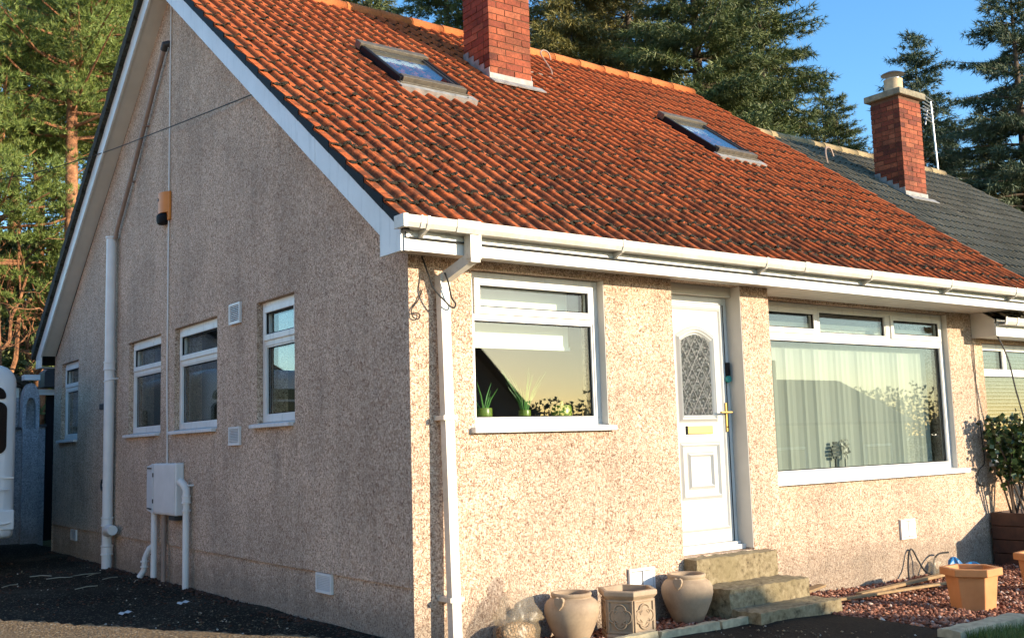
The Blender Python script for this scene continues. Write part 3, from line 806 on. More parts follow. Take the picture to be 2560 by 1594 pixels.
# moss cushions gathered in the laps
def moss(roof, x0, x1, zb, seed, y0, gauge, nrow, dens):
    rng = np.random.default_rng(seed)
    base = np.array([(1, 0, -.3), (0.3, 0.9, -.3), (-0.8, 0.6, -.3), (-0.8, -0.6, -.3), (0.3, -0.9, -.3), (0.1, 0, 0.7)], float)
    tri = np.array([(0, 1, 5), (1, 2, 5), (2, 3, 5), (3, 4, 5), (4, 0, 5)])
    V = []; Fc = []; i = 0
    for r in range(1, nrow):
        y = y0 + r * gauge
        pr = dens * (1.0 - 0.9 * (r / nrow) ** 0.6)
        x = x0
        while x < x1:
            x += rng.uniform(0.010, 0.028)
            patch = 0.5 + 0.5 * math.sin(x * 2.3 + r * 1.9) * math.sin(x * 0.7 - r * 0.8 + 1)
            if rng.uniform() > pr * (0.85 + 0.6 * patch): continue
            xm = (x - x0) % (TW / 2); h = 0.028 * math.sin(PI * min(1, max(0, (xm - .092) / .0555))) if xm > .092 else 0.0
            for _ in range(3 if r < 9 else 2):
                s_ = rng.uniform(0.009, 0.021 if r < 9 else 0.017)
                v = base * s_ * np.array([rng.uniform(0.9, 1.8), 0.8, 0.8]) + rng.normal(0, s_ * 0.2, (6, 3))
                p = np.array([x, y + rng.normal(-0.006, 0.006), zb + SL * y]) + np.array(EN) * (0.036 + h + rng.uniform(-.006, 0.010))
                v = v[:, :1] * np.array([[1, 0, 0]]) + v[:, 1:2] * np.array(EV)[None] + v[:, 2:] * np.array(EN)[None]
                V.append(v + p); Fc.append(tri + 6 * i); i += 1
    o = npmesh('moss', np.concatenate(V), np.concatenate(Fc), M['moss'], roof)
    o['kind'] = 'stuff'
moss(roof, -0.2, XE - .1, ZB, 5, -0.305, 0.2515, 20, 1.0)

# bargeboards, box end, soffits, fascia
def barge(y_of, joint, name):
    b = MB()
    P = lambda y, z: (-0.195, y_of(y), z)
    low = lambda y: 2.6835 + SL * y; up = lambda y: 2.905 + SL * y
    b.prism([P(-0.245, 2.555), P(0.02, 2.555), P(0.02, low(0.02)), P(joint, low(joint)), P(joint, up(joint)), P(-0.245, up(-0.245) - .015)], (0.022, 0, 0))
    b.build(name, M['upvc'], house)
    b = MB()
    b.prism([P(joint + .004, low(joint)), P(YR, low(YR)), P(YR, up(YR)), P(joint + .004, up(joint))], (0.022, 0, 0))
    b.build(name, M['upvc'], house)
barge(lambda y: y, 0.955, 'bargeboard')
barge(lambda y: 2 * YR - y, 2.4, 'bargeboard')
b = MB()
for f in (lambda y: y, lambda y: 2 * YR - y):
    b.add([(-0.174, f(0.02), 2.70 + SL * .02), (0.0, f(0.02), 2.70 + SL * .02), (0.0, YR, 2.70 + SL * YR), (-0.174, YR, 2.70 + SL * YR)], [(0, 1, 2, 3)])
b.box(-0.172, 0.0, 2 * YR - 0.02, 2 * YR + 0.24, 2.557, 2.565)
b.build('gable_soffit', M['soffit'], house)
b = MB(); b.box(-0.172, XE - .02, -0.25, -0.236, 2.56, 2.745); fas = b.build('fascia', M['upvc'], house)
MB().box(2.745, 2.753, -0.2515, -0.2503, 2.562, 2.744).build('joint_strip', M['gutter'], fas)
MB().box(-0.176, -0.14, -0.258, -0.2505, 2.556, 2.70).build('corner_trim', M['upvc'], fas)
b = MB(); b.box(-0.172, 3.56, -0.235, 0.0, 2.588, 2.60)
so = b.build('soffit', M['soffit'], house)
for i in range(5):
    MB().box(3.56, 7.75, -0.235 + i * 0.112, -0.235 + i * 0.112 + 0.105, 2.586, 2.596).build('soffit_board', M['soffit'], so)
MB().box(3.5605, 7.75, -0.235, REC, 2.597, 2.60).build('soffit_backing', M['dark_grey'], so)
# gutter, brackets and downpipe
def gutter(x0, x1, yf, zt_, parent, s=1.0, name='gutter'):
    pr = [(0.0, 0.0), (0.004, -0.05), (0.020, -0.085), (0.095, -0.085), (0.11, -0.05), (0.113, -0.008), (0.108, -0.008), (0.104, -0.05), (0.092, -0.079), (0.024, -0.079), (0.010, -0.05), (0.008, -0.004)]
    b = MB(); b.prism([(x0, yf + a * s, zt_ + c * s * .86) for a, c in pr], (x1 - x0, 0, 0))
    return b.build(name, M['gutter'], parent)
GYF, GZT = -0.366, 2.762
gut = gutter(-0.235, XE + .01, GYF, GZT, house)
MB().box(-0.247, -0.236, GYF - .006, -0.252, GZT - .08, GZT + .004).build('stop_end', M['gutter'], gut, bevel=0.004)
def sleeve(x, w, parent, mat, e=0.005, yf=GYF, zt_=GZT):
    b = MB()
    pr = [(-e, e), (-e + .004, -0.05), (0.018 - e, -0.085 - e), (0.097 + e, -0.085 - e), (0.112 + e, -0.05), (0.105, -0.05), (0.094, -0.084), (0.02, -0.084), (0.003, -0.05), (0.0, e)]
    b.prism([(x, yf + a, zt_ + c * .86) for a, c in pr], (w, 0, 0))
    return b.build('gutter_union', mat, parent)
for x, w in ((-0.235, 0.025), (-0.115, 0.012), (0.155, 0.18), (3.63, 0.055)):
    sleeve(x, w, gut, M['gutter'])
for x in (-0.07, 1.58, 3.14, 4.545, 5.815, 7.0):
    b = MB()
    b.prism([(x, GYF - .004, GZT + .004), (x, GYF - .002, GZT - .05), (x, GYF + .02, GZT - .083), (x, -0.25, GZT - .122), (x, -0.25, GZT - .078), (x, GYF + .03, GZT - .0737), (x, GYF + .0, GZT - .043)], (0.022, 0, 0))
    b.build('gutter_bracket', M['gutter'], gut)
# downpipe: square outlet, swan neck and long pipe
b = MB()
def sqtube(b, pts, w):
    for p, q in zip(pts, pts[1:]):
        b.beam(p, q, w, w, up=(0.3, 1, 0.1))
    return b
b.beam((0.232, -0.115, -0.0), (0.232, -0.05, 2.42), 0.068, 0.062, up=(0, 1, 0))
downpipe = b.build('downpipe', M['gutter'], house, label='white square downpipe beside the kitchen window')
b = MB(); b.beam((0.31, -0.305, 2.70), (0.31, -0.305, 2.53), 0.085, 0.075, up=(0, 1, 0)); b.build('outlet', M['gutter'], downpipe)
b = MB(); b.beam((0.31, -0.305, 2.575), (0.31, -0.30, 2.51), 0.073, 0.067, up=(0, 1, 0)); b.beam((0.315, -0.315, 2.55), (0.23, -0.045, 2.42), 0.066, 0.066, up=(0, 0, 1)); b.beam((0.232, -0.05, 2.455), (0.232, -0.052, 2.36), 0.076, 0.074, up=(0, 1, 0)); b.build('swan_neck', M['gutter'], downpipe)
for z in (1.5, 0.35):
    y = -0.115 + z * 0.0269
    MB().box(0.178, 0.286, y - .042, 0.0, z, z + .03).build('pipe_clip', M['gutter'], downpipe)
# loose cables curling round the top of the downpipe
def wire(name, pts, r, mat, label=None, cat='cable', parent=None, n=6, sub=8):
    P = [Vector(p) for p in pts]; out = []
    for i in range(len(P) - 1):
        p0 = P[max(i - 1, 0)]; p1 = P[i]; p2 = P[i + 1]; p3 = P[min(i + 2, len(P) - 1)]
        for k in range(sub):
            t = k / sub
            out.append(0.5 * ((2 * p1) + (p2 - p0) * t + (2 * p0 - 5 * p1 + 4 * p2 - p3) * t * t + (3 * p1 - p0 - 3 * p2 + p3) * t ** 3))
    out.append(P[-1])
    o = MB().tube(out, r, n).build(name, mat, parent, smooth=True, at=None if parent else P[-1])
    if label: tag(o, label, cat)
    return o
wire('cable', [(0.10, -0.012, 2.58), (0.12, -0.06, 2.45), (0.13, -0.10, 2.36), (0.20, -0.13, 2.27), (0.26, -0.13, 2.23), (0.28, -0.13, 2.26), (0.25, -0.13, 2.30), (0.22, -0.14, 2.40), (0.20, -0.13, 2.46)], 0.006, M['cable_black'], 'loose black cable curled round the top of the white downpipe')
wire('cable', [(0.10, -0.012, 2.36), (0.06, -0.014, 2.28), (0.012, -0.014, 2.22), (0.02, -0.02, 2.17), (0.06, -0.02, 2.16), (0.07, -0.02, 2.19), (0.03, -0.02, 2.20), (0.012, -0.014, 2.19)], 0.004, M['cable_black'], 'thin cable looping on the lit wall near the house corner')

# ------------------------------------------------------------------ windows and door
def window(F, u0, u1, z0, z1, r, bars, lights, label, fw=0.055, sill=None, sash_w=0.05, sillmat='upvc'):
    b = MB(); b.ring(F, u0, u1, z0, z1, fw, r, r + 0.07)
    for (a, c, d, e) in bars: b.mbox(F, a, c, r + .001, r + 0.069, d, e)
    w = b.build('window', M['upvc'], house, label=label, bevel=0.004)
    for (a, c, d, e, sash) in lights:
        if sash:
            s = MB(); s.ring(F, a - .012, c + .012, d - .012, e + .012, sash_w, r - 0.014, r + 0.05)
            s.build('sash', M['upvc'], w, bevel=0.004)
            g = (a + sash_w - .015, c - sash_w + .015, d + sash_w - .015, e - sash_w + .015)
            s = MB(); s.ring(F, a + sash_w - .0135, c - sash_w + .0135, d + sash_w - .0135, e - sash_w + .0135, 0.009, r - 0.003, r + .012); s.build('glazing_bead', M['black'], w)
        else:
            s = MB(); s.ring(F, a, c, d, e, 0.012, r + .008, r + .05); s.build('glazing_bead', M['upvc'], w)
            g = (a, c, d, e)
            s = MB(); s.ring(F, a + .012, c - .012, d + .012, e - .012, 0.008, r + .024, r + .05); s.build('gasket', M['black'], w)
        MB().mbox(F, g[0] + .002, g[1] - .002, r + .026, r + .046, g[2] + .002, g[3] - .002).build('pane', M['glass'], w)
    if sill:
        a, c, proj, zt_, zb_ = sill
        s = MB()
        vs = [F(a, -proj, zb_), F(a, r + .02, zb_), F(a, r + .02, zt_ + .012), F(a, -proj, zt_ - .004)]
        s.prism(vs, Vector(F(c, -proj, zb_)) - Vector(F(a, -proj, zb_)))
        s.build('sill', M[sillmat], w, bevel=0.004)
    return w
def gable_window(y0, y1, label):
    z0, z1 = GZ0 + .004, GZ1
    f = 0.055; tr = (2.205, 2.262)
    return window(FY(0.0), y0 + .003, y1 - .003, z0 + .02, z1 - .003, 0.05, [(y0 + f, y1 - f, tr[0], tr[1])],
        [(y0 + f + .003, y1 - f - .003, tr[1], z1 - f - .003, True), (y0 + f + .003, y1 - f - .003, z0 + .02 + f, tr[0], False)],
        label, f, (y0 + 0.03, y1 + .07, 0.045, GZ0 + .012, GZ0 - .022), sillmat='sill')
gable_window(*GW[0], 'gable window nearest the house corner')
gable_window(*GW[1], 'wide gable window above the meter box')
gable_window(*GW[2], 'gable window just right of the soil pipe')
gable_window(*GW[3], 'gable window at the far end of the wall')
F = FX(0.0)
window(F, 0.503, 1.697, 1.452, 2.527, 0.075, [(0.558, 1.642, 2.20, 2.245)],
       [(0.575, 1.63, 2.245, 2.470, True), (0.558, 1.642, 1.507, 2.20, False)], 'square kitchen window with plants on the sill', 0.055, (0.47, 1.735, 0.05, 1.452, 1.412))
MB().box(1.694, 1.6985, 0.003, 0.074, 1.46, 2.527).build('reveal_lining', M['soffit'], house)
MB().box(3.2085, 3.2135, 0.003, 0.164, 0.44, 2.583).build('reveal_lining', M['soffit'], house)
MB().box(6.809, 6.8135, REC + .003, REC + .059, 0.95, 2.556).build('reveal_lining', M['soffit'], house)
# cladding strip over the kitchen window
MB().box(0.50, 1.70, 0.012, 0.06, 2.531, 2.59).build('cladding_strip', M['soffit'], house)
F = FX(REC)
bz0, bz1 = 0.945, 2.557
window(F, 3.785, 6.81, bz0, bz1, 0.06, [(4.68, 4.745, 2.285, bz1 - .06), (5.80, 5.885, 2.285, bz1 - .06), (3.84, 6.755, 2.215, 2.285)],
       [(3.845, 4.68, 2.285, bz1 - .058, True), (4.745, 5.80, 2.285, bz1 - .058, False), (5.885, 6.752, 2.285, bz1 - .058, True), (3.84, 6.755, bz0 + .06, 2.215, False)],
       'wide living-room window with vertical blinds', 0.06, (3.72, 6.96, 0.055, 0.945, 0.895))
# door
F = FX(0.0); r = 0.165
b = MB(); b.mbox(F, 2.408, 2.46, r, r + .07, 0.445, 2.50); b.mbox(F, 3.155, 3.212, r, r + .07, 0.445, 2.50); b.mbox(F, 2.46, 3.155, r, r + .07, 2.445, 2.50)
door = b.build('door', M['upvc'], house, bevel=0.004, label='white front door with arched leaded glass')
MB().mbox(F, 2.408, 3.212, 0.10, r + .08, 2.502, 2.583).build('door_header', M['soffit'], door)
b = MB(); b.mbox(F, 2.408, 3.212, 0.085, r + .06, 0.428, 0.468); b.mbox(F, 2.43, 3.19, 0.115, r + .05, 0.468, 0.49); b.build('threshold', M['upvc'], door, bevel=0.006)
b = MB(); b.mbox(F, 2.463, 3.152, r - .012, r + .045, 0.492, 2.442); leaf = b.build('leaf', M['door_white'], door, bevel=0.006)
b = MB(); b.mbox(F, 3.152, 3.158, r - .006, r + .03, 0.49, 2.44); b.mbox(F, 3.1655, 3.171, r - .0025, r + .003, 0.47, 2.44); b.build('seal', M['black'], door)
# raised outer moulding
def mould(F, u0, u1, z0, z1, w, d0, d1, arch=0.0, n=10):
    """picture-frame moulding, top edge optionally arched"""
    def outline(i):
        pts = [(u0 + i, z0 + i), (u1 - i, z0 + i)]
        for k in range(n + 1):
            t = k / n; u = (u1 - i) + ((u0 + i) - (u1 - i)) * t
            pts.append((u, z1 - i + arch * math.sin(PI * t)))
        return pts
    o = outline(0); q = outline(w); h = outline(w / 2)
    b = MB(); m = len(o)
    vs = [F(u, d0, z) for u, z in o] + [F(u, d1, z) for u, z in h] + [F(u, d0, z) for u, z in q]
    fs = []
    for i in range(m):
        j = (i + 1) % m
        fs += [(i, j, m + j, m + i), (m + i, m + j, 2 * m + j, 2 * m + i)]
    return b.add(vs, fs)
dl = r - .0125
M['shadow_line'] = simple('moulding_shade', (0.30, 0.29, 0.27), 0.6)  # grey painted in for the shadow lines round the door mouldings
for (a_, b_, c_, d_, ar) in ((2.494, 3.116, 0.594, 2.406, 0), (2.577, 3.028, 1.462, 2.173, 0.075), (2.572, 3.038, 0.847, 1.303, 0), (2.652, 2.958, 0.927, 1.223, 0)):
    mould(F, a_, b_, c_, d_, 0.010, dl - .0006, dl - .0016, ar).build('panel_shadow', M['shadow_line'], door)
mould(F, 2.50, 3.11, 0.60, 2.40, 0.022, dl, dl - .010).build('moulding', M['door_white'], door)
mould(F, 2.585, 3.02, 1.47, 2.165, 0.034, dl, dl - .022, 0.075).build('moulding', M['door_white'], door)
mould(F, 2.61, 2.995, 1.495, 2.145, 0.026, dl, dl - .016, 0.068).build('moulding', M['door_white'], door)
mould(F, 2.58, 3.03, 0.855, 1.295, 0.03, dl, dl - .016).build('moulding', M['door_white'], door)
mould(F, 2.66, 2.95, 0.935, 1.215, 0.03, dl, dl - .018).build('moulding', M['door_white'], door)
# glazed panel with arched head
ga, gb_, gc, gd = 2.636, 2.969, 1.52, 2.12
n = 12
pts = [(ga, gc), (gb_, gc)] + [(gb_ + (ga - gb_) * k / n, gd + 0.06 * math.sin(PI * k / n)) for k in range(n + 1)]
b = MB(); b.prism([F(u, dl - .0035, z) for u, z in pts], (0, 0.003, 0)); gl = b.build('leaded_glass', M['obscured'], door)
def top_at(u): return gd + 0.06 * math.sin(PI * (gb_ - u) / (gb_ - ga))
b = MB()
for s in (1, -1):
    for c in np.arange(-1.3, 1.3, 0.118):
        # line z = gc + s*1.55*(u-mid) + c ...
        seg = []
        for k in range(41):
            u = ga + (gb_ - ga) * k / 40; z = (gc + gd) / 2 + s * 1.6 * (u - (ga + gb_) / 2) + c * 1.45
            if gc < z < top_at(u): seg.append((u, z))
        if len(seg) > 2: b.beam(F(seg[0][0], dl - .006, seg[0][1]), F(seg[-1][0], dl - .006, seg[-1][1]), 0.0048, 0.0035, up=(0, 1, 0))
b.build('lead_strip', M['came'], door)
b = MB(); b.mbox(F, 2.665, 2.955, dl - .012, dl - .001, 1.368, 1.432); lb = b.build('letterbox', M['brass'], door, bevel=0.004)
MB().mbox(F, 2.652, 2.664, dl - .010, dl - .001, 1.366, 1.434).build('letterbox_shadow_gap', M['black'], door)
b = MB(); b.mbox(F, 3.119, 3.143, dl - .012, dl - .001, 1.38, 1.62); hp = b.build('handle', M['brass'], door, bevel=0.003)
b = MB(); b.tube([F(3.13, dl - .01, 1.54), F(3.13, dl - .055, 1.54)], 0.009, 10); b.beam(F(3.142, dl - .055, 1.54), F(3.01, dl - .055, 1.54), 0.02, 0.014, up=(0, 0, 1)); b.build('lever', M['brass'], door, bevel=0.003)
b = MB(); b.tube([F(3.13, dl - .013, 1.42), F(3.13, dl - .016, 1.42)], 0.007, 8); b.build('keyhole', M['black'], door)
# small key holder hung by the door frame
kh = thing('key_holder', 'small black key holder with teal tag by the door edge', 'key holder', (3.165, 0.14, 1.83))
b = MB(); b.box(3.15, 3.185, 0.125, 0.162, 1.845, 1.955); b.build('case', M['black'], kh, bevel=0.008)
b = MB(); b.lathe([(0.001, -.012), (0.026, -.012), (0.03, 0), (0.026, .012), (0.001, .012)], (0, 0, 0), 14)
b.v = [(3.168 + p[0], 0.138 + p[2], 1.815 + p[1]) for p in b.v]; b.build('tag', M['teal'], kh, smooth=True)

# skylights
def skylight(x0, x1, y0, y1, label):
    t = 0.095
    def G(u, v, w):
        p = Vector((u, 0, ZB)) + Vector((0, 1, SL)) * v + EN * w
        return tuple(p)
    L = lambda u, d, v: G(u, v, -d)
    b = MB(); b.ring(L, x0, x1, y0, y1, 0.045, -t - .03, -0.0)
    w = b.build('skylight', M['black'], house, label=label, bevel=0.006)
    b = MB(); b.mbox(L, x0 - .012, x1 + .012, -t - .055, -t + .02, y1 - .085, y1 + .012); b.build('top_cover', M['wood_frame'], w, bevel=0.006)
    b = MB(); b.mbox(L, x0 + .03, x1 - .03, -t - .045, -t + .01, y0 - .012, y0 + .062); b.mbox(L, x0 + .0, x1 - .0, -t - .0, -t + .05, y0 - .03, y0 - .0125); b.build('bottom_cover', M['wood_frame'], w, bevel=0.004)
    b = MB(); b.ring(L, x0 + .0455, x1 - .0455, y0 + .062, y1 - .085, 0.025, -t - .022, -t + .06); b.build('sash', M['dark_grey'], w)
    MB().mbox(L, x0 + .068, x1 - .068, -t - .012, -t - .006, y0 + .085, y1 - .108).build('pane', M['glass'], w)
    b = MB(); b.mbox(L, x0 + .07, x1 - .07, -t + .03, -t + .034, y0 + (y1 - y0) * 0.72, y1 - .11); b.build('blind', M['blind_white'], w)
    b = MB(); b.mbox(L, x0 - .02, x1 + .06, -.080, -.012, y0 - .10, y0 - .0); b.build('flashing', M['lead'], w)
    MB().mbox(L, x0 + .08, x1 - .08, .05, .055, y0 + .08, y1 - .08).build('lining', M['interior'], w)
    return w
skylight(1.27, 2.03, 2.28, 3.10, 'skylight near the main chimney')
skylight(5.28, 5.99, 2.10, 2.98, 'skylight near the party wall')
# main chimney
chim = make_chimney(house, 2.905, 3.468, 3.066, 3.56, 4.95, 7.20, 'chimney', 'tall red brick chimney on the red roof')
MB().box(2.84, 3.53, 3.0, 3.63, 7.20, 7.29).build('cap', M['concrete_cap'], chim, bevel=0.01)
MB().lathe([(0.10, 0), (0.115, 0.02), (0.10, 0.06), (0.10, 0.28), (0.12, 0.32), (0.09, 0.32)], (3.18, 3.3, 7.29), 16).build('chimney_pot', M['claypot'], chim, smooth=True)
def chimney_flash(ch, x0, x1, y0, y1, zb):
    z = lambda y: zb + SL * y
    b = MB(); b.box(x0 - .012, x1 + .012, y0 - .012, y0 - .003, z(y0) - .05, z(y0) + .14); b.build('flashing', M['lead'], ch)
    b = MB(); L = lambda u, d, v: tuple(Vector((u, 0, zb)) + Vector((0, 1, SL)) * v + EN * d)
    b.mbox(L, x0 - .05, x1 + .09, 0.072, 0.084, y0 - .11, y0 - .013); b.build('flashing', M['lead'], ch)
    for xx, sgn in ((x0, -1), (x1, 1)):
        for i in range(5):
            ya = y0 + (y1 - y0) * i / 5; yb = y0 + (y1 - y0) * (i + 1) / 5
            b = MB(); b.box(min(xx + sgn * .003, xx + sgn * .009), max(xx + sgn * .003, xx + sgn * .009), ya, yb, z(ya) - .05, z(ya) + .20); b.build('stepped_flashing', M['lead'], ch)
chimney_flash(chim, 2.905, 3.468, 3.066, 3.56, ZB)
# cable curls poking out of the roofs
wire('roof_cable', [(4.36, 3.80, zt(3.8) + .04), (4.36, 3.80, zt(3.8) + .12), (4.33, 3.86, zt(3.8) + .24), (4.28, 3.90, zt(3.8) + .36), (4.34, 3.92, zt(3.8) + .42), (4.42, 3.92, zt(3.8) + .40), (4.46, 3.93, zt(3.8) + .32)], 0.010, M['pipe_brown'], 'curled cable end sticking out of the red roof beside the chimney', 'cable')
wire('roof_cable', [(4.30, 3.72, zt(3.72) + .05), (4.1, 3.74, zt(3.74) + .065), (3.85, 3.72, zt(3.72) + .06), (3.6, 3.7, zt(3.7) + .05)], 0.009, M['pipe_brown'], 'cable lying on the red tiles right of the chimney', 'cable')

# air vents
def vent(F, u0, u1, z0, z1, label, vertical=False):
    b = MB(); b.ring(F, u0, u1, z0, z1, 0.018, -0.022, -0.0005)
    v = b.build('air_vent', M['pipe_white'], house, label=label)
    MB().mbox(F, u0 + .018, u1 - .018, -0.006, -0.0005, z0 + .018, z1 - .018).build('backing', M['dark_grey'], v)
    n = 3 if vertical else 9
    for i in range(n):
        if vertical:
            if i == 2: break
            w = (u1 - u0 - .04) / 2; a = u0 + .018 + i * (w + .004)
            s = MB(); s.mbox(F, a + .006, a + w - .004, -0.02, -0.0065, z0 + .024, z1 - .024); s.build('slat', M['pipe_white'], v)
        else:
            h = (z1 - z0 - .036) / n; zc = z0 + .018 + i * h
            s = MB(); s.prism([F(u0 + .0185, -0.007, zc + h * .95), F(u0 + .0185, -0.007, zc + h * .55), F(u0 + .0185, -0.02, zc + .001), F(u0 + .0185, -0.02, zc + h * .35)], Vector(F(u1 - .0185, 0, 0)) - Vector(F(u0 + .0185, 0, 0)))
            s.build('slat', M['pipe_white'], v)
vent(FY(0.0), 2.82, 3.07, 2.45, 2.632, 'louvred vent beside the top of the corner gable window')
vent(FY(0.0), 2.83, 3.075, 1.393, 1.552, 'louvred vent below the gable window sills')
vent(FY(0.018), 1.15, 1.40, 0.297, 0.44, 'louvred vent low on the plinth near the corner')
vent(FY(0.018), 8.215, 8.48, 0.29, 0.424, 'narrow vent at the far end of the plinth')
vent(FX(0.0), 1.82, 2.075, 0.235, 0.395, 'white wall vent behind the pots', True)
vent(FX(REC), 5.70, 5.94, 0.295, 0.485, 'white wall vent below the living-room window', True)

# ------------------------------------------------------------------ fixtures on the gable wall
sp = thing('soil_pipe', 'thick white soil pipe running up the shaded gable wall', 'pipe', (-0.075, 6.57, gz(0, 6.5)))
px_, py_ = -0.075, 6.57
b = MB(); b.tube([(px_, py_, gz(0, 6.5) - .05), (px_, py_, 3.86)], 0.056, 20); b.build('pipe', M['pipe_white'], sp, smooth=True)
for z, h in ((2.36, 0.10), (0.60, 0.10), (0.285, 0.11)):
    MB().lathe([(0.0565, 0), (0.068, 0), (0.068, 0.014), (0.0625, 0.02), (0.0625, h - .02), (0.068, h - .014), (0.068, h), (0.0565, h)], (px_, py_, z - h / 2), 22).build('collar', M['pipe_white'], sp, smooth=True)
b = MB(); b.tube([(px_, py_, 0.47), (px_ - .02, py_ - .11, 0.51), (px_ - .03, py_ - .17, 0.52), (px_ - .03, py_ - .32, 0.52)], 0.054, 18); b.build('branch', M['pipe_white'], sp, smooth=True)
MB().lathe([(0.057, 0), (0.066, 0), (0.066, 0.02), (0.057, 0.02)], (px_, py_, 3.845), 20).build('rim', M['pipe_white'], sp, smooth=True)
b = MB(); b.tube([(px_ + .058 * math.cos(a) - .004, py_ + .058 * math.sin(a), 2.2 + .02 * math.cos(a)) for a in [2 * PI * k / 16 for k in range(17)]], 0.006, 6, False); b.tube([(px_, py_ - .06, 2.205), (-0.002, py_ - .10, 2.21)], 0.006, 6); b.build('clip', M['pipe_white'], sp, smooth=True)
vp = thing('vent_pipe', 'slim brown pipe slanting up the gable to near the peak', 'pipe', (-0.05, 6.47, 3.87))
b = MB(); b.tube([(-0.05, 6.50, 3.84), (-0.05, 6.44, 3.95), (-0.05, 5.9, 4.47), (-0.05, 4.86, 5.545), (-0.045, 4.80, 5.60)], 0.026, 12); b.build('pipe', M['pipe_brown'], vp, smooth=True)
b = MB(); b.tube([(-0.05, 4.84, 5.56), (-0.05, 4.79, 5.61), (-0.02, 4.775, 5.615), (0.01, 4.775, 5.615)], 0.036, 12); b.build('elbow', M['dark_grey'], vp, smooth=True)
for t in (0.3, 0.62):
    y = 6.44 + (4.86 - 6.44) * t; z = 3.95 + (5.545 - 3.95) * t
    MB().box(-0.07, 0.0, y - .02, y + .02, z - .04, z - .022).build('clip', M['pipe_brown'], vp)
wire('cable', [(-0.012, 4.72, 6.14), (-0.012, 4.735, 5.0), (-0.012, 4.74, 4.05), (-0.012, 4.745, 3.0), (-0.012, 4.75, 2.1), (-0.012, 4.73, 1.6), (-0.012, 4.72, 1.24)], 0.0075, M['cable_white'], 'thin white cable running straight down the gable wall to the meter box', 'cable')
# alarm box
ab = thing('alarm_box', 'orange alarm bell box with black foot high on the gable', 'alarm', (-0.05, 4.83, 3.70))
b = MB(); b.prism([(-0.001, 4.69, 3.72), (-0.001, 4.69, 4.02), (-0.001, 4.97, 4.03), (-0.001, 4.97, 3.72)], (-0.03, 0, 0)); b.build('backplate', M['bell'], ab, bevel=0.008)
n = 10; pts = [(4.70 + 0.26 * k / n, -0.031 - 0.055 * math.sin(PI * k / n) ** 0.7) for k in range(n + 1)]
b = MB(); b.prism([(x, y, 3.80) for y, x in pts], (0, 0, 0.215)); b.build('cover', M['bell'], ab, smooth=True)
b = MB(); b.lathe([(0.001, 0.085), (0.05, 0.085), (0.06, 0.07), (0.06, 0.02), (0.05, -.01), (0.03, -.02), (0.001, -.025)], (-0.04, 4.84, 3.71), 16)
b.v = [(p[0], 4.84 + (p[1] - 4.84) * 1.75, p[2]) for p in b.v]; b.build('foot', M['black'], ab, smooth=True)
b = MB(); b.tube([(-0.084, 4.85, 3.945), (-0.09, 4.85, 3.945)], 0.016, 10); b.build('keyhole', M['dark_grey'], ab)
# meter box: shallow cabinet, its door swung flat to the right
mbx = thing('meter_box', 'white plastic meter box on the gable wall', 'meter box', (-0.1, 4.7, 0.74))
b = MB(); b.box(-0.085, -0.001, 4.25, 4.93, 0.745, 1.245); b.build('cabinet', M['pipe_white'], mbx, bevel=0.012)
b = MB(); b.prism([(-0.088, 4.934, 0.745), (-0.045, 5.26, 0.768), (-0.045, 5.26, 1.215), (-0.088, 4.934, 1.245)], (0.008, 0, 0)); b.box(-0.036, -0.001, 4.935, 5.26, 0.77, 1.213); b.build('door', M['caravan'], mbx, bevel=0.004)
b = MB(); b.box(-0.091, -0.0855, 4.275, 4.90, 0.765, 1.225); b.build('front_panel', M['pipe_white'], mbx, bevel=0.003)
for z in (1.13, 0.87):
    MB().box(-0.097, -0.089, 4.90, 4.92, z - .02, z + .02).build('hinge', M['dark_grey'], mbx)
for z in (1.195, 0.79):
    b = MB(); b.add([(-0.0875, 4.965, z - .007), (-0.052, 5.22, z - .007), (-0.052, 5.22, z + .007), (-0.0875, 4.965, z + .007)], [(0, 1, 2, 3)]); b.v = [(p[0] - .004, p[1], p[2]) for p in b.v]; b.build('slot', M['dark_grey'], mbx)
MB().box(-0.075, -0.002, 4.30, 4.47, 0.70, 0.744).build('cable_entry', M['dark_grey'], mbx)
# pipes below it
c1 = thing('conduit', 'white conduit dropping from the left of the meter box', 'pipe', (-0.05, 4.99, gz(0, 5)), 'pipes by the meter box')
b = MB(); b.tube([(-0.05, 4.99, gz(0, 5) + .03), (-0.05, 4.99, 0.75)], 0.031, 14); b.build('pipe', M['pipe_white'], c1, smooth=True)
b = MB(); b.tube([(-0.082, 4.99, 0.34), (-0.086, 4.99, 0.34)], 0.007, 8); b.build('screw', M['dark_grey'], c1)
c2 = MB().tube([(-0.035, 4.73, gz(0, 4.7) - .05), (-0.035, 4.73, 0.745)], 0.026, 14).build('conduit', M['pipe_brown'], smooth=True, at=(-0.035, 4.73, gz(0, 4.7)))
tag(c2, 'dull brown conduit below the middle of the meter box', 'pipe', 'pipes by the meter box')
c3 = thing('flue_pipe', 'white upright pipe with angled hood right of the meter box', 'pipe', (-0.05, 4.05, gz(0, 4)), 'pipes by the meter box')
b = MB(); b.tube([(-0.05, 4.055, gz(0, 4) - .03), (-0.05, 4.05, 0.95)], 0.031, 16); b.build('pipe', M['pipe_white'], c3, smooth=True)
b = MB(); b.tube([(-0.05, 4.05, 0.94), (-0.05, 4.05, 1.00), (-0.07, 4.085, 1.05), (-0.085, 4.12, 1.075)], [0.034, 0.036, 0.036, 0.04], 14); b.build('hood', M['pipe_white'], c3, smooth=True)
for z, h in ((0.905, 0.07), (0.80, 0.018)):
    MB().lathe([(0.0315, 0), (0.045, 0), (0.045, 0.012), (0.040, 0.015), (0.040, h - .012), (0.045, h - .01), (0.045, h), (0.0315, h)], (-0.05, 4.05, z - h / 2), 18).build('collar', M['pipe_white'], c3, smooth=True)
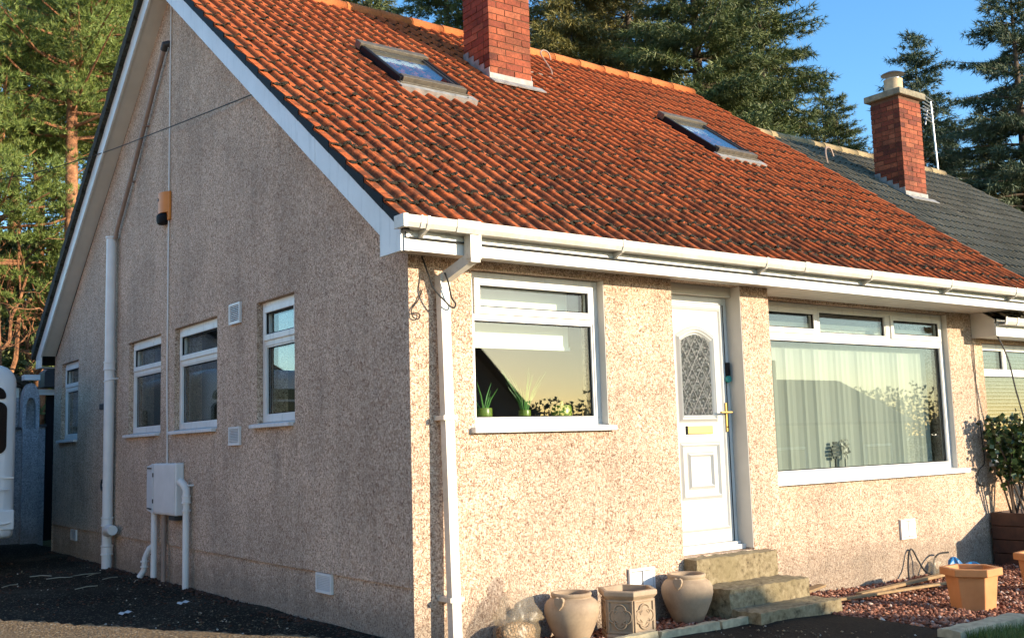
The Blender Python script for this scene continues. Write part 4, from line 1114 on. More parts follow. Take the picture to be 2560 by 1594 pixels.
MB().box(-0.05, 0.0, 3.985, 4.02, 1.03, 1.045).build('bracket', M['pipe_white'], c3)
c4 = thing('waste_pipe', 'short bent white waste pipe at the foot of the wall', 'pipe', (-0.06, 5.26, gz(0, 5.2)), 'pipes by the meter box')
b = MB(); b.tube([(-0.10, 5.29, gz(0, 5.2) + .01), (-0.06, 5.26, 0.17), (-0.06, 5.245, 0.28), (-0.03, 5.20, 0.38), (0.02, 5.17, 0.42)], 0.03, 14); b.build('pipe', M['pipe_white'], c4, smooth=True)
for z in (0.19, 0.245):
    MB().lathe([(0.031, 0), (0.043, 0), (0.043, 0.014), (0.031, 0.014)], (-0.06, 5.25, z), 16).build('collar', M['pipe_white'], c4, smooth=True)
o = MB().box(-0.06, -0.0005, 6.86, 7.04, 1.875, 1.945).build('wall_box', M['dark_grey'], at=(-0.03, 6.95, 1.87), bevel=0.008)
tag(o, 'small dark box on the wall left of the soil pipe', 'wall box')
tp_ = thing('outside_tap', 'small dark ring fitting low on the wall left of the soil pipe', 'fitting', (-0.02, 6.95, 1.0))
MB().tube([(-0.03, 6.95 + .05 * math.cos(a), 1.0 + .06 * math.sin(a)) for a in [2 * PI * k / 14 for k in range(15)]], 0.013, 6, False).build('ring', M['dark_grey'], tp_, smooth=True)
MB().box(-0.03, -0.0005, 6.93, 6.97, 0.98, 1.02).build('mount', M['pipe_white'], tp_)
# telephone wire from the wall out to the left
wire('overhead_wire', [(-11.5, 17.5, 4.85), (-4.0, 11.2, 4.62), (-1.2, 8.0, 4.70), (-0.26, 6.93, 4.88), (-0.13, 4.6, 4.62), (-0.03, 2.51, 4.40)], 0.0055, M['cable_black'], 'dark wire crossing the gable and running off into the trees', 'wire')

# ------------------------------------------------------------------ things on the ground in front
zs = gz(2.8, -0.4)
for (x0, x1, y0, y1, z0, z1, lab, sd) in (
    (2.40, 3.34, -0.13, 0.075, 0.18, 0.422, 'top concrete step directly under the white door', 1),
    (2.43, 3.36, -0.42, -0.1, 0.0, 0.225, 'middle concrete step of the three at the door', 2),
    (2.44, 3.38, -0.70, -0.40, -0.12, 0.085, 'lowest concrete step, mostly in shadow', 3)):
    b = MB(); rough_box(b, x0, x1, y0 if sd == 1 else y0, y1, -0.15 if sd < 3 else z0, z1, 0.045, 0.0035, sd)
    o = b.build('concrete_step', M['step'], at=((x0 + x1) / 2, (y0 + y1) / 2, -0.15 if sd < 3 else z0), smooth=True)
    tag(o, lab, 'step', 'concrete steps at the front door')
def urn(cx, cy, z, R_, H, label):
    u = thing('urn_pot', label, 'pot', (cx, cy, z), 'buff urn pots under the wall')
    s = H
    prof = [(0.001, 0.0), (0.50 * R_, 0.0), (0.56 * R_, 0.03 * s), (0.74 * R_, 0.22 * s), (0.92 * R_, 0.45 * s), (1.0 * R_, 0.62 * s), (0.985 * R_, 0.74 * s), (0.90 * R_, 0.83 * s), (0.76 * R_, 0.885 * s), (0.70 * R_, 0.90 * s),
            (0.72 * R_, 0.92 * s), (0.75 * R_, 0.96 * s), (0.73 * R_, 0.99 * s), (0.68 * R_, 1.0 * s), (0.60 * R_, 0.985 * s), (0.58 * R_, 0.93 * s), (0.62 * R_, 0.85 * s), (0.62 * R_, 0.6 * s)]
    MB().lathe(prof, (cx, cy, z), 40).build('body', M['stoneware'], u, smooth='all')
    MB().lathe([(0.001, 0.66 * s), (0.80 * R_, 0.64 * s)], (cx, cy, z), 20).build('earth', M['soil'], u)
    for a in (math.radians(205), math.radians(25)):
        d = Vector((math.cos(a), math.sin(a), 0)); t = Vector((-d.y, d.x, 0))
        c = Vector((cx, cy, z + 0.885 * s)) + d * (0.86 * R_)
        b = MB()
        pr = [(0, -0.07), (0.03, -0.035), (0.042, 0.0), (0.038, 0.022), (0.02, 0.032), (0, 0.022), (-0.02, 0.032), (-0.038, 0.022), (-0.042, 0.0), (-0.03, -0.035)]
        b.prism([c + t * (p * .85) + Vector((0, 0, q * .85)) + d * .012 for p, q in pr], d * 0.026)
        b.tube([c + d * .012, c - d * (0.16 * R_)], 0.017, 8)
        b.build('handle', M['stoneware'], u, bevel=0.004)
    return u
urn(1.075, -0.25, gz(1.07, -.25) - .005, 0.185, 0.335, 'round buff urn pot between the gravel bag and the hexagonal pot')
urn(2.20, -0.22, gz(2.2, -.2) - .005, 0.19, 0.355, 'round buff urn pot standing beside the concrete steps')
def hexpot(cx, cy, z, r0, r1, H, rot, mat, name, label, group=None, rim=0.06, soil=0.04, lip=0.03):
    h = thing(name, label, 'pot', (cx, cy, z), group)
    def ringp(r, zz): return [(cx + r * math.cos(rot + k * PI / 3), cy + r * math.sin(rot + k * PI / 3), z + zz) for k in range(6)]
    lv = [(r0, 0), (r1 * .96, H - rim), (r1 + lip, H - rim), (r1 + lip, H), (r1 - .02, H), (r1 - .035, H - .12)]
    vs = []; fs = []
    for r, zz in lv: vs += ringp(r, zz)
    for i in range(len(lv) - 1):
        for k2 in range(6): fs.append((i * 6 + k2, i * 6 + (k2 + 1) % 6, (i + 1) * 6 + (k2 + 1) % 6, (i + 1) * 6 + k2))
    fs.append(tuple(range(5, -1, -1)))
    MB().add(vs, fs).build('body', mat, h, bevel=0.006)
    MB().add(ringp(r1 - .033, H - soil - .03), [tuple(range(6))]).build('earth', M['soil'], h)
    return h
TP = 'hexagonal terracotta pots on the gravel'
hexpot(4.52, -1.09, gz(4.52, -1.1) - .01, 0.165, 0.205, 0.335, math.radians(1), M['terracotta'], 'terracotta_pot', 'empty hexagonal terracotta pot standing on the red gravel', TP)
hexpot(5.86, -0.98, gz(5.86, -1.0) - .01, 0.165, 0.205, 0.335, math.radians(6), M['terracotta'], 'terracotta_pot', 'terracotta pot cut off by the right edge of the picture', TP)
# carved hexagonal planter with quatrefoils
cx, cy, cz = 1.50, -0.34, gz(1.5, -.34) - .005
rot = math.radians(-1)
hp_ = thing('carved_planter', 'hexagonal buff planter with quatrefoil panels between the two urns', 'pot', (cx, cy, cz))
def hx(r, zz): return [(cx + r * math.cos(rot + k * PI / 3), cy + r * math.sin(rot + k * PI / 3), cz + zz) for k in range(6)]
PS = 0.86
lv = [(r_ * PS, zz) for r_, zz in [(0.225, 0.0), (0.232, 0.035), (0.215, 0.05), (0.215, 0.272), (0.232, 0.285), (0.248, 0.30), (0.248, 0.325), (0.24, 0.332), (0.205, 0.332), (0.195, 0.30), (0.195, 0.22)]]
vs = []; fs = []
for r_, zz in lv: vs += hx(r_, zz)
for i in range(len(lv) - 1):
    for k2 in range(6): fs.append((i * 6 + k2, i * 6 + (k2 + 1) % 6, (i + 1) * 6 + (k2 + 1) % 6, (i + 1) * 6 + k2))
MB().add(vs, fs).build('body', M['stoneware'], hp_, bevel=0.004)
MB().add(hx(0.197 * PS, 0.265), [tuple(range(6))]).build('earth', M['soil'], hp_)
for k2 in range(6):
    a = Vector(hx(0.2155 * PS, 0)[k2]); c_ = Vector(hx(0.2155 * PS, 0)[(k2 + 1) % 6])
    mid = (a + c_) / 2; t = (c_ - a).normalized(); nrm = Vector((mid.x - cx, mid.y - cy, 0)).normalized()
    G = lambda u, d, z_: tuple(mid + t * u + nrm * (-d) + Vector((0, 0, z_)))
    b = MB(); b.ring(G, -0.09, 0.09, 0.052, 0.27, 0.014, -0.010, 0.004)
    b.build('panel_frame', M['stoneware'], hp_, bevel=0.003)
    b = MB(); R0 = 0.039; off = 0.033; zc = 0.161
    path = []
    for q in range(4):
        ca = q * PI / 2
        for s_ in range(13):
            an = ca + math.radians(-118 + 236 * s_ / 12)
            path.append((off * math.cos(ca) + R0 * math.cos(an), off * math.sin(ca) + R0 * math.sin(an)))
    b.prism([G(u, -0.001, zc + w) for u, w in path], nrm * 0.007)
    b.build('quatrefoil', M['stoneware'], hp_, bevel=0.003)
    b = MB(); ring_ = [G(u * 1.13, -0.006, zc + w * 1.13) for u, w in path]; b.tube(ring_ + [ring_[0]], 0.006, 6, False); b.build('quatrefoil_rim', M['stoneware'], hp_, smooth=True)
    for s_ in (-1, 1):
        b = MB(); b.prism([G(s_ * 0.09, 0.0, 0.0), G(s_ * 0.09, 0.0, -0.02), G(s_ * 0.055, 0.0, -0.02), G(s_ * 0.04, 0.0, 0.0)], nrm * 0.008); b.build('foot', M['stoneware'], hp_)
# plastic bag of gravel slumped against the wall
rng = np.random.default_rng(11)
bgx, bgy, bgz = 0.66, -0.17, gz(.66, -.17)
pb = thing('plastic_bag', 'clear plastic sack half full of gravel slumped against the wall', 'bag', (bgx, bgy, bgz))
def blob(prof, c, n, jit, seed, sq=1.0, skew=(0, 0)):
    rg = random.Random(seed); b = MB(); vs = []; fs = []
    H_ = prof[-1][1]
    ph = [rg.uniform(0, 6.28) for _ in range(6)]
    for i, (r_, z_) in enumerate(prof):
        for k3 in range(n):
            a = 2 * PI * k3 / n
            rr = r_ * (1 + jit * (math.sin(3 * a + ph[0] + z_ * 9) + 0.7 * math.sin(5 * a + ph[1] - z_ * 17) + 0.5 * math.sin(9 * a + ph[2] + z_ * 31)))
            vs.append((c[0] + rr * math.cos(a) + skew[0] * z_, c[1] + sq * rr * math.sin(a) + skew[1] * z_, c[2] + z_ + 0.3 * jit * r_ * math.sin(4 * a + ph[3])))
    for i in range(len(prof) - 1):
        for k3 in range(n): fs.append((i * n + k3, i * n + (k3 + 1) % n, (i + 1) * n + (k3 + 1) % n, (i + 1) * n + k3))
    return b.add(vs, fs)
blob([(0.11, 0.0), (0.145, 0.03), (0.155, 0.09), (0.15, 0.13), (0.165, 0.16), (0.17, 0.19), (0.14, 0.225), (0.12, 0.26), (0.105, 0.30), (0.075, 0.33), (0.05, 0.36), (0.055, 0.40), (0.045, 0.43), (0.025, 0.455)], (bgx, bgy, bgz), 44, 0.13, 3, 0.7, (0.12, 0.1)).build('film', M['bag'], pb, smooth='all')
blob([(0.001, 0.0), (0.105, 0.0), (0.137, 0.03), (0.145, 0.09), (0.135, 0.12), (0.08, 0.145), (0.001, 0.15)], (bgx, bgy, bgz), 30, 0.04, 3, 0.58).build('contents', M['pebbles'], pb, smooth='all')
blob([(0.07, 0.0), (0.09, 0.012), (0.075, 0.03), (0.03, 0.05), (0.001, 0.06)], (bgx + .10, bgy - .05, bgz + .15), 18, 0.25, 8, 0.6).build('fold', M['bag'], pb, smooth='all')
# offcuts beside the steps
for i, (p, q, w, h, lab) in enumerate((((3.52, -0.10, 0.03), (3.88, -0.13, 0.085), 0.09, 0.02, 'pale timber offcut leaning on the gravel right of the steps'),
                                      ((3.50, -0.03, 0.05), (3.85, -0.02, 0.07), 0.05, 0.04, 'dark timber offcut behind the pale one by the steps'),
                                      ((3.45, -0.35, 0.005), (5.6, -0.30, -0.04), 0.05, 0.02, 'long thin batten lying across the red gravel'),
                                      ((4.3, -0.18, -0.03), (6.4, 0.12, -0.045), 0.06, 0.025, 'second long batten lying behind the first on the gravel'))):
    o = MB().beam(p, q, w, h).build('timber_offcut', M['timber'] if i != 1 else M['plank'], at=p, bevel=0.003)
    tag(o, lab, 'timber', 'timber offcuts on the gravel')
wire('garden_cable', [(5.62, 0.20, -0.09), (5.72, 0.27, 0.02), (5.78, 0.29, 0.16), (5.84, 0.29, 0.19), (5.90, 0.27, 0.08), (5.93, 0.22, -0.02), (6.02, 0.15, -0.06), (6.08, 0.22, 0.05), (6.2, 0.24, 0.12), (6.32, 0.2, 0.13)], 0.009, M['cable_black'], 'dark garden cable looping out of the gravel by the wall', 'cable')
bl = thing('blue_bag', 'crumpled bright blue plastic bag behind the terracotta pot', 'bag', (6.3, 0.1, gz(6.3, .1)))
blob([(0.06, 0.0), (0.08, 0.03), (0.065, 0.08), (0.08, 0.11), (0.05, 0.15), (0.02, 0.18), (0.001, 0.18)], (6.30, 0.12, gz(6.3, .1)), 15, 0.30, 5, 0.7, (-.2, 0)).build('bag', M['blue'], bl)
blob([(0.13, 0.0), (0.14, 0.03), (0.10, 0.06), (0.05, 0.08), (0.001, 0.085)], (6.52, 0.08, gz(6.5, .1) + .03), 15, 0.28, 6, 0.6).build('fold', M['blue'], bl)
cb = thing('clear_bag', 'thin clear plastic wrap beside the blue bag', 'bag', (5.98, 0.12, gz(6, .1)))
blob([(0.09, 0.0), (0.10, 0.05), (0.075, 0.11), (0.085, 0.15), (0.04, 0.19), (0.001, 0.2)], (5.98, 0.15, gz(6, .1)), 20, 0.16, 9, 0.6).build('film', M['bag'], cb, smooth='all')
# plank planter and shrub
pl = thing('planter_box', 'dark stained timber planter box at the party wall', 'planter', (8.0, -0.25, gz(7.9, -.2)))
zb_ = -0.10
for lvl in range(4):
    z0 = zb_ + lvl * 0.142; z1 = z0 + 0.134
    for (x0, x1, y0, y1) in ((7.30, 7.325, -0.80, 0.285), (7.33, 8.8, -0.80, -0.775), (7.33, 8.8, 0.26, 0.285), (8.775, 8.8, -0.77, 0.255)):
        MB().box(x0, x1, y0, y1, z0, z1).build('plank', M['plank'], pl, bevel=0.004)
MB().box(7.33, 8.77, -0.77, 0.255, zb_ + .3, zb_ + .50).build('earth', M['soil'], pl)
MB().box(7.285, 7.35, -0.81, -0.74, zb_, zb_ + .575).build('post', M['plank'], pl)
def leafy(name, label, base, h, spread, nst, nleaf, seed, leaf=0.04):
    rg = np.random.default_rng(seed); t = thing(name, label, 'shrub', base)
    V = []; n_ = 0
    for i in range(nst):
        a = rg.uniform(0, 2 * PI); r_ = spread * rg.uniform(0.3, 1.0); hh = h * rg.uniform(0.65, 1.0)
        p0 = Vector(base) + Vector((0.08 * math.cos(a * 3), 0.08 * math.sin(a * 3), -0.05))
        p3 = Vector(base) + Vector((r_ * math.cos(a), r_ * 0.7 * math.sin(a), hh))
        p1 = p0.lerp(p3, 0.4) + Vector((rg.normal(0, .06), rg.normal(0, .06), 0.12)); p2 = p0.lerp(p3, 0.75) + Vector((rg.normal(0, .05), rg.normal(0, .05), 0.06))
        MB().tube([p0, p1, p2, p3], [0.013, 0.011, 0.008, 0.003], 6).build('stem', M['stem'], t, smooth=True)
        for q in range(nleaf):
            s_ = rg.uniform(0.35, 1.0); pa, pb_ = (p1, p2) if s_ < .7 else (p2, p3); c = pa.lerp(pb_, (s_ - .35) / .35 if s_ < .7 else (s_ - .7) / .3)
            c = np.array(c) + rg.normal(0, 0.055, 3)
            d = rg.normal(0, 1, 3); d /= np.linalg.norm(d); e = np.cross(d, rg.normal(0, 1, 3)); e /= np.linalg.norm(e); nn = np.cross(d, e)
            L = leaf * rg.uniform(0.7, 1.4); w = L * 0.45
            V += [c, c + d * L * .5 + e * w + nn * .006, c + d * L, c + d * L * .5 - e * w + nn * .006]; n_ += 1
    o = npmesh('leaves', V, np.arange(n_ * 4).reshape(-1, 4), M['leaf'], t)
    return t
leafy('shrub', 'leafy evergreen shrub growing in the dark planter box', (7.52, 0.06, 0.38), 1.10, 0.36, 11, 90, 21, 0.065)
leafy('shrub', 'lower shrub at the far end of the planter box', (8.3, -0.25, 0.38), 0.8, 0.4, 6, 60, 22, 0.05)
# litter on the drive
for i, (x, y, a, l) in enumerate(((-0.62, 5.9, .3, .30), (-0.50, 5.75, .9, .34), (-0.75, 6.15, 2.6, .22), (-0.45, 5.35, .5, .20), (-0.86, 4.75, .45, .26), (-1.35, 5.5, .7, .22), (-0.28, 4.85, 1.1, .18), (-0.62, 5.82, 2.9, .25))):
    z = gz(x, y) + .012
    o = MB().tube([(x, y, z), (x + l * math.cos(a) * .5, y + l * math.sin(a) * .5, z + .008), (x + l * math.cos(a), y + l * math.sin(a), z)], 0.0045, 5).build('dry_stalk', M['straw'], at=(x, y, z))
    tag(o, ['pale dry stalk lying on the drive near the soil pipe', 'pale dry stalk lying on the drive near the soil pipe'][0], 'stalk', 'dry stalks on the driveway')
for i, (x, y, lab) in enumerate(((-0.42, 2.95, 'twisted white paper scrap on the dark drive'), (-0.95, 2.75, 'flat pale scrap lying on the drive left of the paper twist'))):
    z = gz(x, y) + .012; b = MB()
    ps = [(x - .05, y, z), (x - .03, y + .008, z + .012), (x, y + .014, z + .006), (x + .03, y + .022, z + .016), (x + .05, y + .03, z + .004)]
    for p, q in zip(ps, ps[1:]): b.add([p, q, (q[0] - .02, q[1] + .05, q[2] + .006), (p[0] - .02, p[1] + .05, p[2] + .006)], [(0, 1, 2, 3)])
    tag(b.build('paper_scrap', M['paper'], at=(x, y, z)), lab, 'litter')

# ------------------------------------------------------------------ behind the glass
vb = thing('vertical_blind', 'pale vertical slat blind hanging in the wide living-room window', 'blind', (5.3, 0.55, 1.0))
rg = random.Random(5)
me_s = None
x = 3.86
i = 0
while x < 6.72:
    gap = x > 6.69
    if not gap:
        a = math.radians(-rg.choice([12, 17, 21, 27]) + rg.gauss(0, 2))
        if me_s is None:
            b = MB(); b.add([(-0.044, 0, 0), (-0.015, 0.006, 0), (0.015, 0.006, 0), (0.044, 0, 0), (-0.044, 0, 1.36), (-0.015, 0.006, 1.36), (0.015, 0.006, 1.36), (0.044, 0, 1.36)], [(0, 1, 5, 4), (1, 2, 6, 5), (2, 3, 7, 6)])
            me_s = bpy.data.meshes.new('slat'); me_s.from_pydata(b.v, [], b.f); me_s.materials.append(M['blind_fabric']); me_s.update()
        inst('slat', me_s, vb, (x, 0.56, 1.0), (0, 0, a))
    x += 0.085
MB().box(3.84, 6.76, 0.53, 0.59, 2.362, 2.40).build('head_rail', M['blind_white'], vb)
o = MB().box(3.79, 6.80, 0.47, 0.62, 0.955, 0.985).build('window_board', M['upvc'], house)
orn = thing('tree_ornament', 'small wire tree ornament standing inside the living-room window', 'ornament', (5.15, 0.48, 0.985))
b = MB(); b.tube([(5.17, 0.50, 0.985), (5.17, 0.50, 1.12)], 0.012, 8); b.lathe([(0.05, 0), (0.04, 0.012), (0.001, 0.014)], (5.17, 0.50, 0.985), 14); b.build('trunk', M['silver'], orn)
for k3 in range(16):
    a = rg.uniform(0, 2 * PI); rr = rg.uniform(0.02, 0.085); c = Vector((5.17 + rr * math.cos(a), 0.50, 1.20 + rr * math.sin(a)))
    MB().tube([c + Vector((.03 * math.cos(q), .008 * math.sin(3 * q), .03 * math.sin(q))) for q in [2 * PI * t / 10 for t in range(11)]], 0.004, 4, False).build('leaf_loop', M['silver'], orn)
dk = thing('tree_ornament', 'dark flat tree ornament beside the wire tree', 'ornament', (5.02, 0.5, 0.985))
MB().box(5.025, 5.045, 0.505, 0.52, 0.985, 1.12).build('trunk', M['iron'], dk)
for k3 in range(5):
    w = 0.06 - abs(k3 - 1.6) * 0.012; MB().box(5.035 - w, 5.035 + w, 0.505, 0.518, 1.10 + k3 * .034, 1.126 + k3 * .034).build('leaf_band', M['iron'], dk)
rb = thing('roller_blind', 'white roller blind pulled part way down in the kitchen window', 'blind', (1.0, 0.30, 2.0))
MB().box(0.52, 1.57, 0.285, 0.290, 2.03, 2.52).build('cloth', M['blind_white'], rb)
MB().box(0.52, 1.58, 0.278, 0.297, 2.02, 2.045).build('bottom_bar', M['blind_white'], rb)
MB().box(0.50, 1.70, 0.145, 0.33, 1.49, 1.512).build('window_board', M['upvc'], house)
def potplant(cx, cy, z, r_, h, label, kind, seed):
    t = thing('plant_pot', label, 'plant', (cx, cy, z), 'green pots on the kitchen sill')
    MB().lathe([(0.001, 0), (r_ * .96, 0), (r_, 0.01), (r_, h - .004), (r_ * .97, h), (r_ * .88, h), (r_ * .86, h * .75), (0.001, h * .75)], (cx, cy, z), 24).build('pot', M['green_ceramic'], t, smooth=True)
    rg = random.Random(seed)
    if kind == 'lid':
        MB().lathe([(r_ * .97, h), (r_ * .9, h + .018), (r_ * .2, h + .024), (r_ * .16, h + .04), (r_ * .22, h + .05), (0.001, h + .055)], (cx, cy, z), 24).build('lid', M['green_ceramic'], t, smooth=True)
    else:
        for i in range(7 if kind == 'aloe' else 34):
            a = rg.uniform(0, 2 * PI); L = rg.uniform(0.12, 0.26) if kind == 'aloe' else rg.uniform(0.12, 0.34); sp_ = 0.6 if kind == 'aloe' else 0.38
            p0 = Vector((cx + .02 * math.cos(a), cy + .02 * math.sin(a), z + h * .7)); d = Vector((math.cos(a) * sp_, math.sin(a) * sp_ * .5, 1)).normalized()
            p1 = p0 + d * L * .5; p2 = p0 + d * L + Vector((math.cos(a), math.sin(a) * .5, -.2)) * L * .18
            MB().tube([p0, p1, p2], [0.010, 0.007, 0.001] if kind == 'aloe' else [0.0035, 0.003, 0.001], 5, False).build('leaf', M['aloe'], t, smooth=True)
    return t
potplant(0.735, 0.235, 1.513, 0.062, 0.075, 'lime green pot with aloe at the left of the kitchen sill', 'aloe', 1)
potplant(1.10, 0.24, 1.513, 0.045, 0.06, 'pot of grassy green leaves in the middle of the kitchen sill', 'grass', 2)
potplant(1.44, 0.235, 1.513, 0.078, 0.075, 'lime green lidded pot at the right of the kitchen sill', 'lid', 3)

# ------------------------------------------------------------------ neighbour
nb = thing('neighbour_house', 'adjoining house with grey tiled roof at the right', 'house', (7.37, 0.32, 0))
NZ = 2.515; NX1 = 14.55; NYR = 4.85
NW = (7.47, 9.9, 0.96, 2.285)
b = MB(); wall_cells(b, FX(REC + .001), 7.362, NX1 - .2, -0.5, 2.42, [NW], 0.25)
b.add([(NX1 - .2, REC, -.5), (NX1 - .2, 9.4, -.5), (NX1 - .2, 9.4, 2.42), (NX1 - .2, NYR, 5.85), (NX1 - .2, REC, 2.42)], [(0, 1, 2, 3, 4)])
b.add([(7.362, 9.4, -.5), (NX1 - .2, 9.4, -.5), (NX1 - .2, 9.4, 2.42), (7.362, 9.4, 2.42)], [(0, 1, 2, 3)])
b.add([(7.4, 1.6, -.5), (NX1 - .2, 1.6, -.5), (NX1 - .2, 1.6, 2.42), (7.4, 1.6, 2.42)], [(0, 1, 2, 3)])
b.build('wall', M['roughcast2'], nb)
nt = lambda y: NZ + SL * y
b = MB(); b.add([(7.3, 0.02, nt(.02)), (NX1, 0.02, nt(.02)), (NX1, NYR, nt(NYR)), (7.3, NYR, nt(NYR)), (7.3, 9.7, nt(0)), (NX1, 9.7, nt(0))], [(0, 1, 2, 3), (3, 2, 5, 4)])
b.add([(NX1, 0.02, nt(.02)), (NX1, NYR, nt(NYR)), (NX1, NYR, nt(NYR) - .12), (NX1, 0.02, nt(.02) - .12)], [(0, 1, 2, 3)])
nroof = b.build('roof', M['roof_felt'], nb, label='grey tiled roof with lichen along the courses')
make_tiles(nroof, 7.34, 25, NZ, 20, -0.02, 0.2435, M['tile_grey'], M['butt_grey'], seed=2)
M['ridge_buff'] = tile_mat('ridge_tile_buff', (0.30, 0.22, 0.12), (0.36, 0.27, 0.15), (0.32, 0.24, 0.14), 0.5, (0.14, 0.11, 0.06))
make_ridge(nroof, 7.35, NX1, NYR, nt(NYR) + 0.02, M['ridge_buff'])
M['verge_pink'] = simple('verge_mortar', (0.42, 0.24, 0.18), 0.95, 0.2, 12)
moss(nroof, 7.8, NX1, NZ, 6, -0.02, 0.2435, 20, 0.35)
for i in range(20):
    y = -0.02 + i * 0.2435; y2 = y + 0.2435
    v = MB(); v.prism([(NX1 + .12, y + .002, nt(y) - .03), (NX1 + .12, y2 - .002, nt(y2) - .03), (NX1 + .12, y2 - .002, nt(y2) + .04), (NX1 + .12, y + .002, nt(y) + .075)], (0.09, 0, 0)); v.build('verge_cap', M['verge_pink'], nroof)
# lead strip left of their chimney
L_ = lambda u, d, v: tuple(Vector((u, 0, NZ)) + Vector((0, 1, SL)) * v + EN * d)
# eaves
b = MB(); b.box(7.27, NX1, 0.035, 0.05, 2.322, 2.455); b.build('fascia', M['upvc'], nb)
b = MB(); b.prism([(7.27, 0.051, 2.322), (7.27, REC - .003, 2.322), (7.27, REC - .003, 2.585), (7.27, 0.18, 2.585), (7.27, 0.051, 2.50)], (0.02, 0, 0)); b.build('box_end', M['soffit'], nb)
b = MB(); b.box(7.291, NX1, 0.051, REC, 2.325, 2.337); b.build('soffit', M['soffit'], nb)
ng = gutter(7.29, NX1, -0.075, 2.51, nb)
for x in (7.285, 7.52): sleeve(x, 0.03, ng, M['upvc'], 0.006, -0.075, 2.51)
_h = house; house = nb
window(FX(REC), 7.473, 9.897, 0.985, 2.28, 0.07, [(8.02, 8.08, 1.99, 2.225), (9.2, 9.26, 1.99, 2.225), (7.528, 9.842, 1.935, 1.99)],
       [(7.53, 8.02, 1.99, 2.222, False), (8.08, 9.2, 1.99, 2.222, False), (9.26, 9.84, 1.99, 2.222, False), (7.53, 9.84, 1.04, 1.935, False)], 'neighbouring window with horizontal blinds', 0.055, (7.42, 9.95, 0.05, 0.985, 0.94))
house = _h
hb = thing('venetian_blind', 'white horizontal slat blind in the window at the right edge', 'blind', (8.6, 0.5, 1.0))
b = MB(); b.add([(7.5, -.022, -.009), (9.88, -.022, -.009), (9.88, 0, .002), (7.5, 0, .002), (9.88, .022, .009), (7.5, .022, .009)], [(0, 1, 2, 3), (3, 2, 4, 5)])
me_v = bpy.data.meshes.new('slat'); me_v.from_pydata(b.v, [], b.f); me_v.materials.append(M['blind_white']); me_v.update()
for i in range(30): inst('slat', me_v, hb, (0, 0.50, 1.03 + i * 0.041), (-0.25, 0, 0))
MB().box(7.5, 9.88, 0.475, 0.525, 2.255, 2.30).build('head_rail', M['blind_white'], hb)
MB().box(7.42, 9.95, 0.70, 0.71, 0.9, 2.38).build('backdrop', M['interior'], hb) if False else None
# hanging wire in front of their window
wire('hanging_wire', [(7.28, 0.24, 2.53), (7.36, 0.12, 2.40), (7.42, 0.02, 2.1), (7.50, 0.0, 1.75), (7.60, -0.02, 1.4), (7.68, -0.05, 1.1)], 0.009, M['cable_black'], 'thin black wire hanging from the eaves down to the shrub', 'wire')
wire('wall_wire', [(7.28, REC - .01, 2.25), (7.27, REC - .01, 1.7), (7.29, REC - .012, 1.3), (7.31, REC - .012, 1.0), (7.20, REC - .015, 0.92), (7.13, REC - .015, 0.83), (7.16, REC - .015, 0.76), (7.28, REC - .012, 0.74)], 0.0055, M['cable_black'], 'thin wire trailing down the wall end beside the planter', 'wire')
nch = make_chimney(nb, 10.70, 11.27, 3.151, 3.66, 4.55, 6.50, 'chimney', 'brick chimney on the grey roof')
MB().box(10.64, 11.34, 3.085, 3.73, 6.50, 6.60).build('cap', M['concrete_cap'], nch, bevel=0.012)
pot = MB().lathe([(0.13, 0), (0.145, 0.0), (0.14, 0.02), (0.14, 0.20), (0.145, 0.215), (0.12, 0.215), (0.12, 0.05)], (10.88, 3.34, 6.60), 22).build('chimney_pot', M['claypot'], nch, smooth=True)
b = MB(); b.lathe([(0.001, 0.095), (0.09, 0.085), (0.175, 0.045), (0.178, 0.04), (0.09, 0.055), (0.001, 0.06)], (10.88, 3.34, 6.86), 24); b.build('cowl', M['steel'], nch, smooth=True)
for a in range(4):
    MB().beam((10.88 + .11 * math.cos(a * PI / 2 + .5), 3.34 + .11 * math.sin(a * PI / 2 + .5), 6.80), (10.88 + .11 * math.cos(a * PI / 2 + .5), 3.34 + .11 * math.sin(a * PI / 2 + .5), 6.905), 0.02, 0.006).build('cowl_leg', M['steel'], nch)
MB().lathe([(0.115, 0), (0.118, 0.03), (0.105, 0.03)], (10.88, 3.34, 6.80), 20).build('cowl_ring', M['steel'], nch, smooth=True)
chimney_flash(nch, 10.70, 11.27, 3.151, 3.66, NZ)
wire('roof_cable', [(9.9, 3.93, nt(3.93) + .04), (9.86, 3.93, nt(3.93) + .2), (9.92, 3.96, nt(3.93) + .32), (10.05, 3.98, nt(3.93) + .33), (10.13, 3.99, nt(3.93) + .22)], 0.016, M['pipe_brown'], 'curled cable end sticking out of the grey roof', 'cable')
# television aerial
tv = thing('television_aerial', 'television aerial on a tall pole behind the far chimney', 'aerial', (14.45, 4.85, 6.1))
MB().tube([(14.50, 4.85, 6.05), (14.42, 4.85, 7.52)], 0.018, 8).build('mast', M['steel'], tv, smooth=True)
bm0 = Vector((13.75, 4.80, 7.30)); bm1 = Vector((14.75, 5.0, 7.42))
MB().tube([bm0, bm1], 0.014, 6).build('boom', M['steel'], tv)
for i in range(7):
    c = bm0.lerp(bm1, i / 6); hgt = 0.30 - 0.02 * i
    z_ = 7.55 - i * 0.075
    MB().tube([(13.95, 4.72, z_ - .01), (14.62, 4.92, z_ + .03)], 0.014, 5).build('element', M['steel'], tv)
MB().tube([(14.15, 4.83, 7.02), (14.27, 4.83, 7.36)], 0.014, 5).build('reflector', M['steel'], tv)

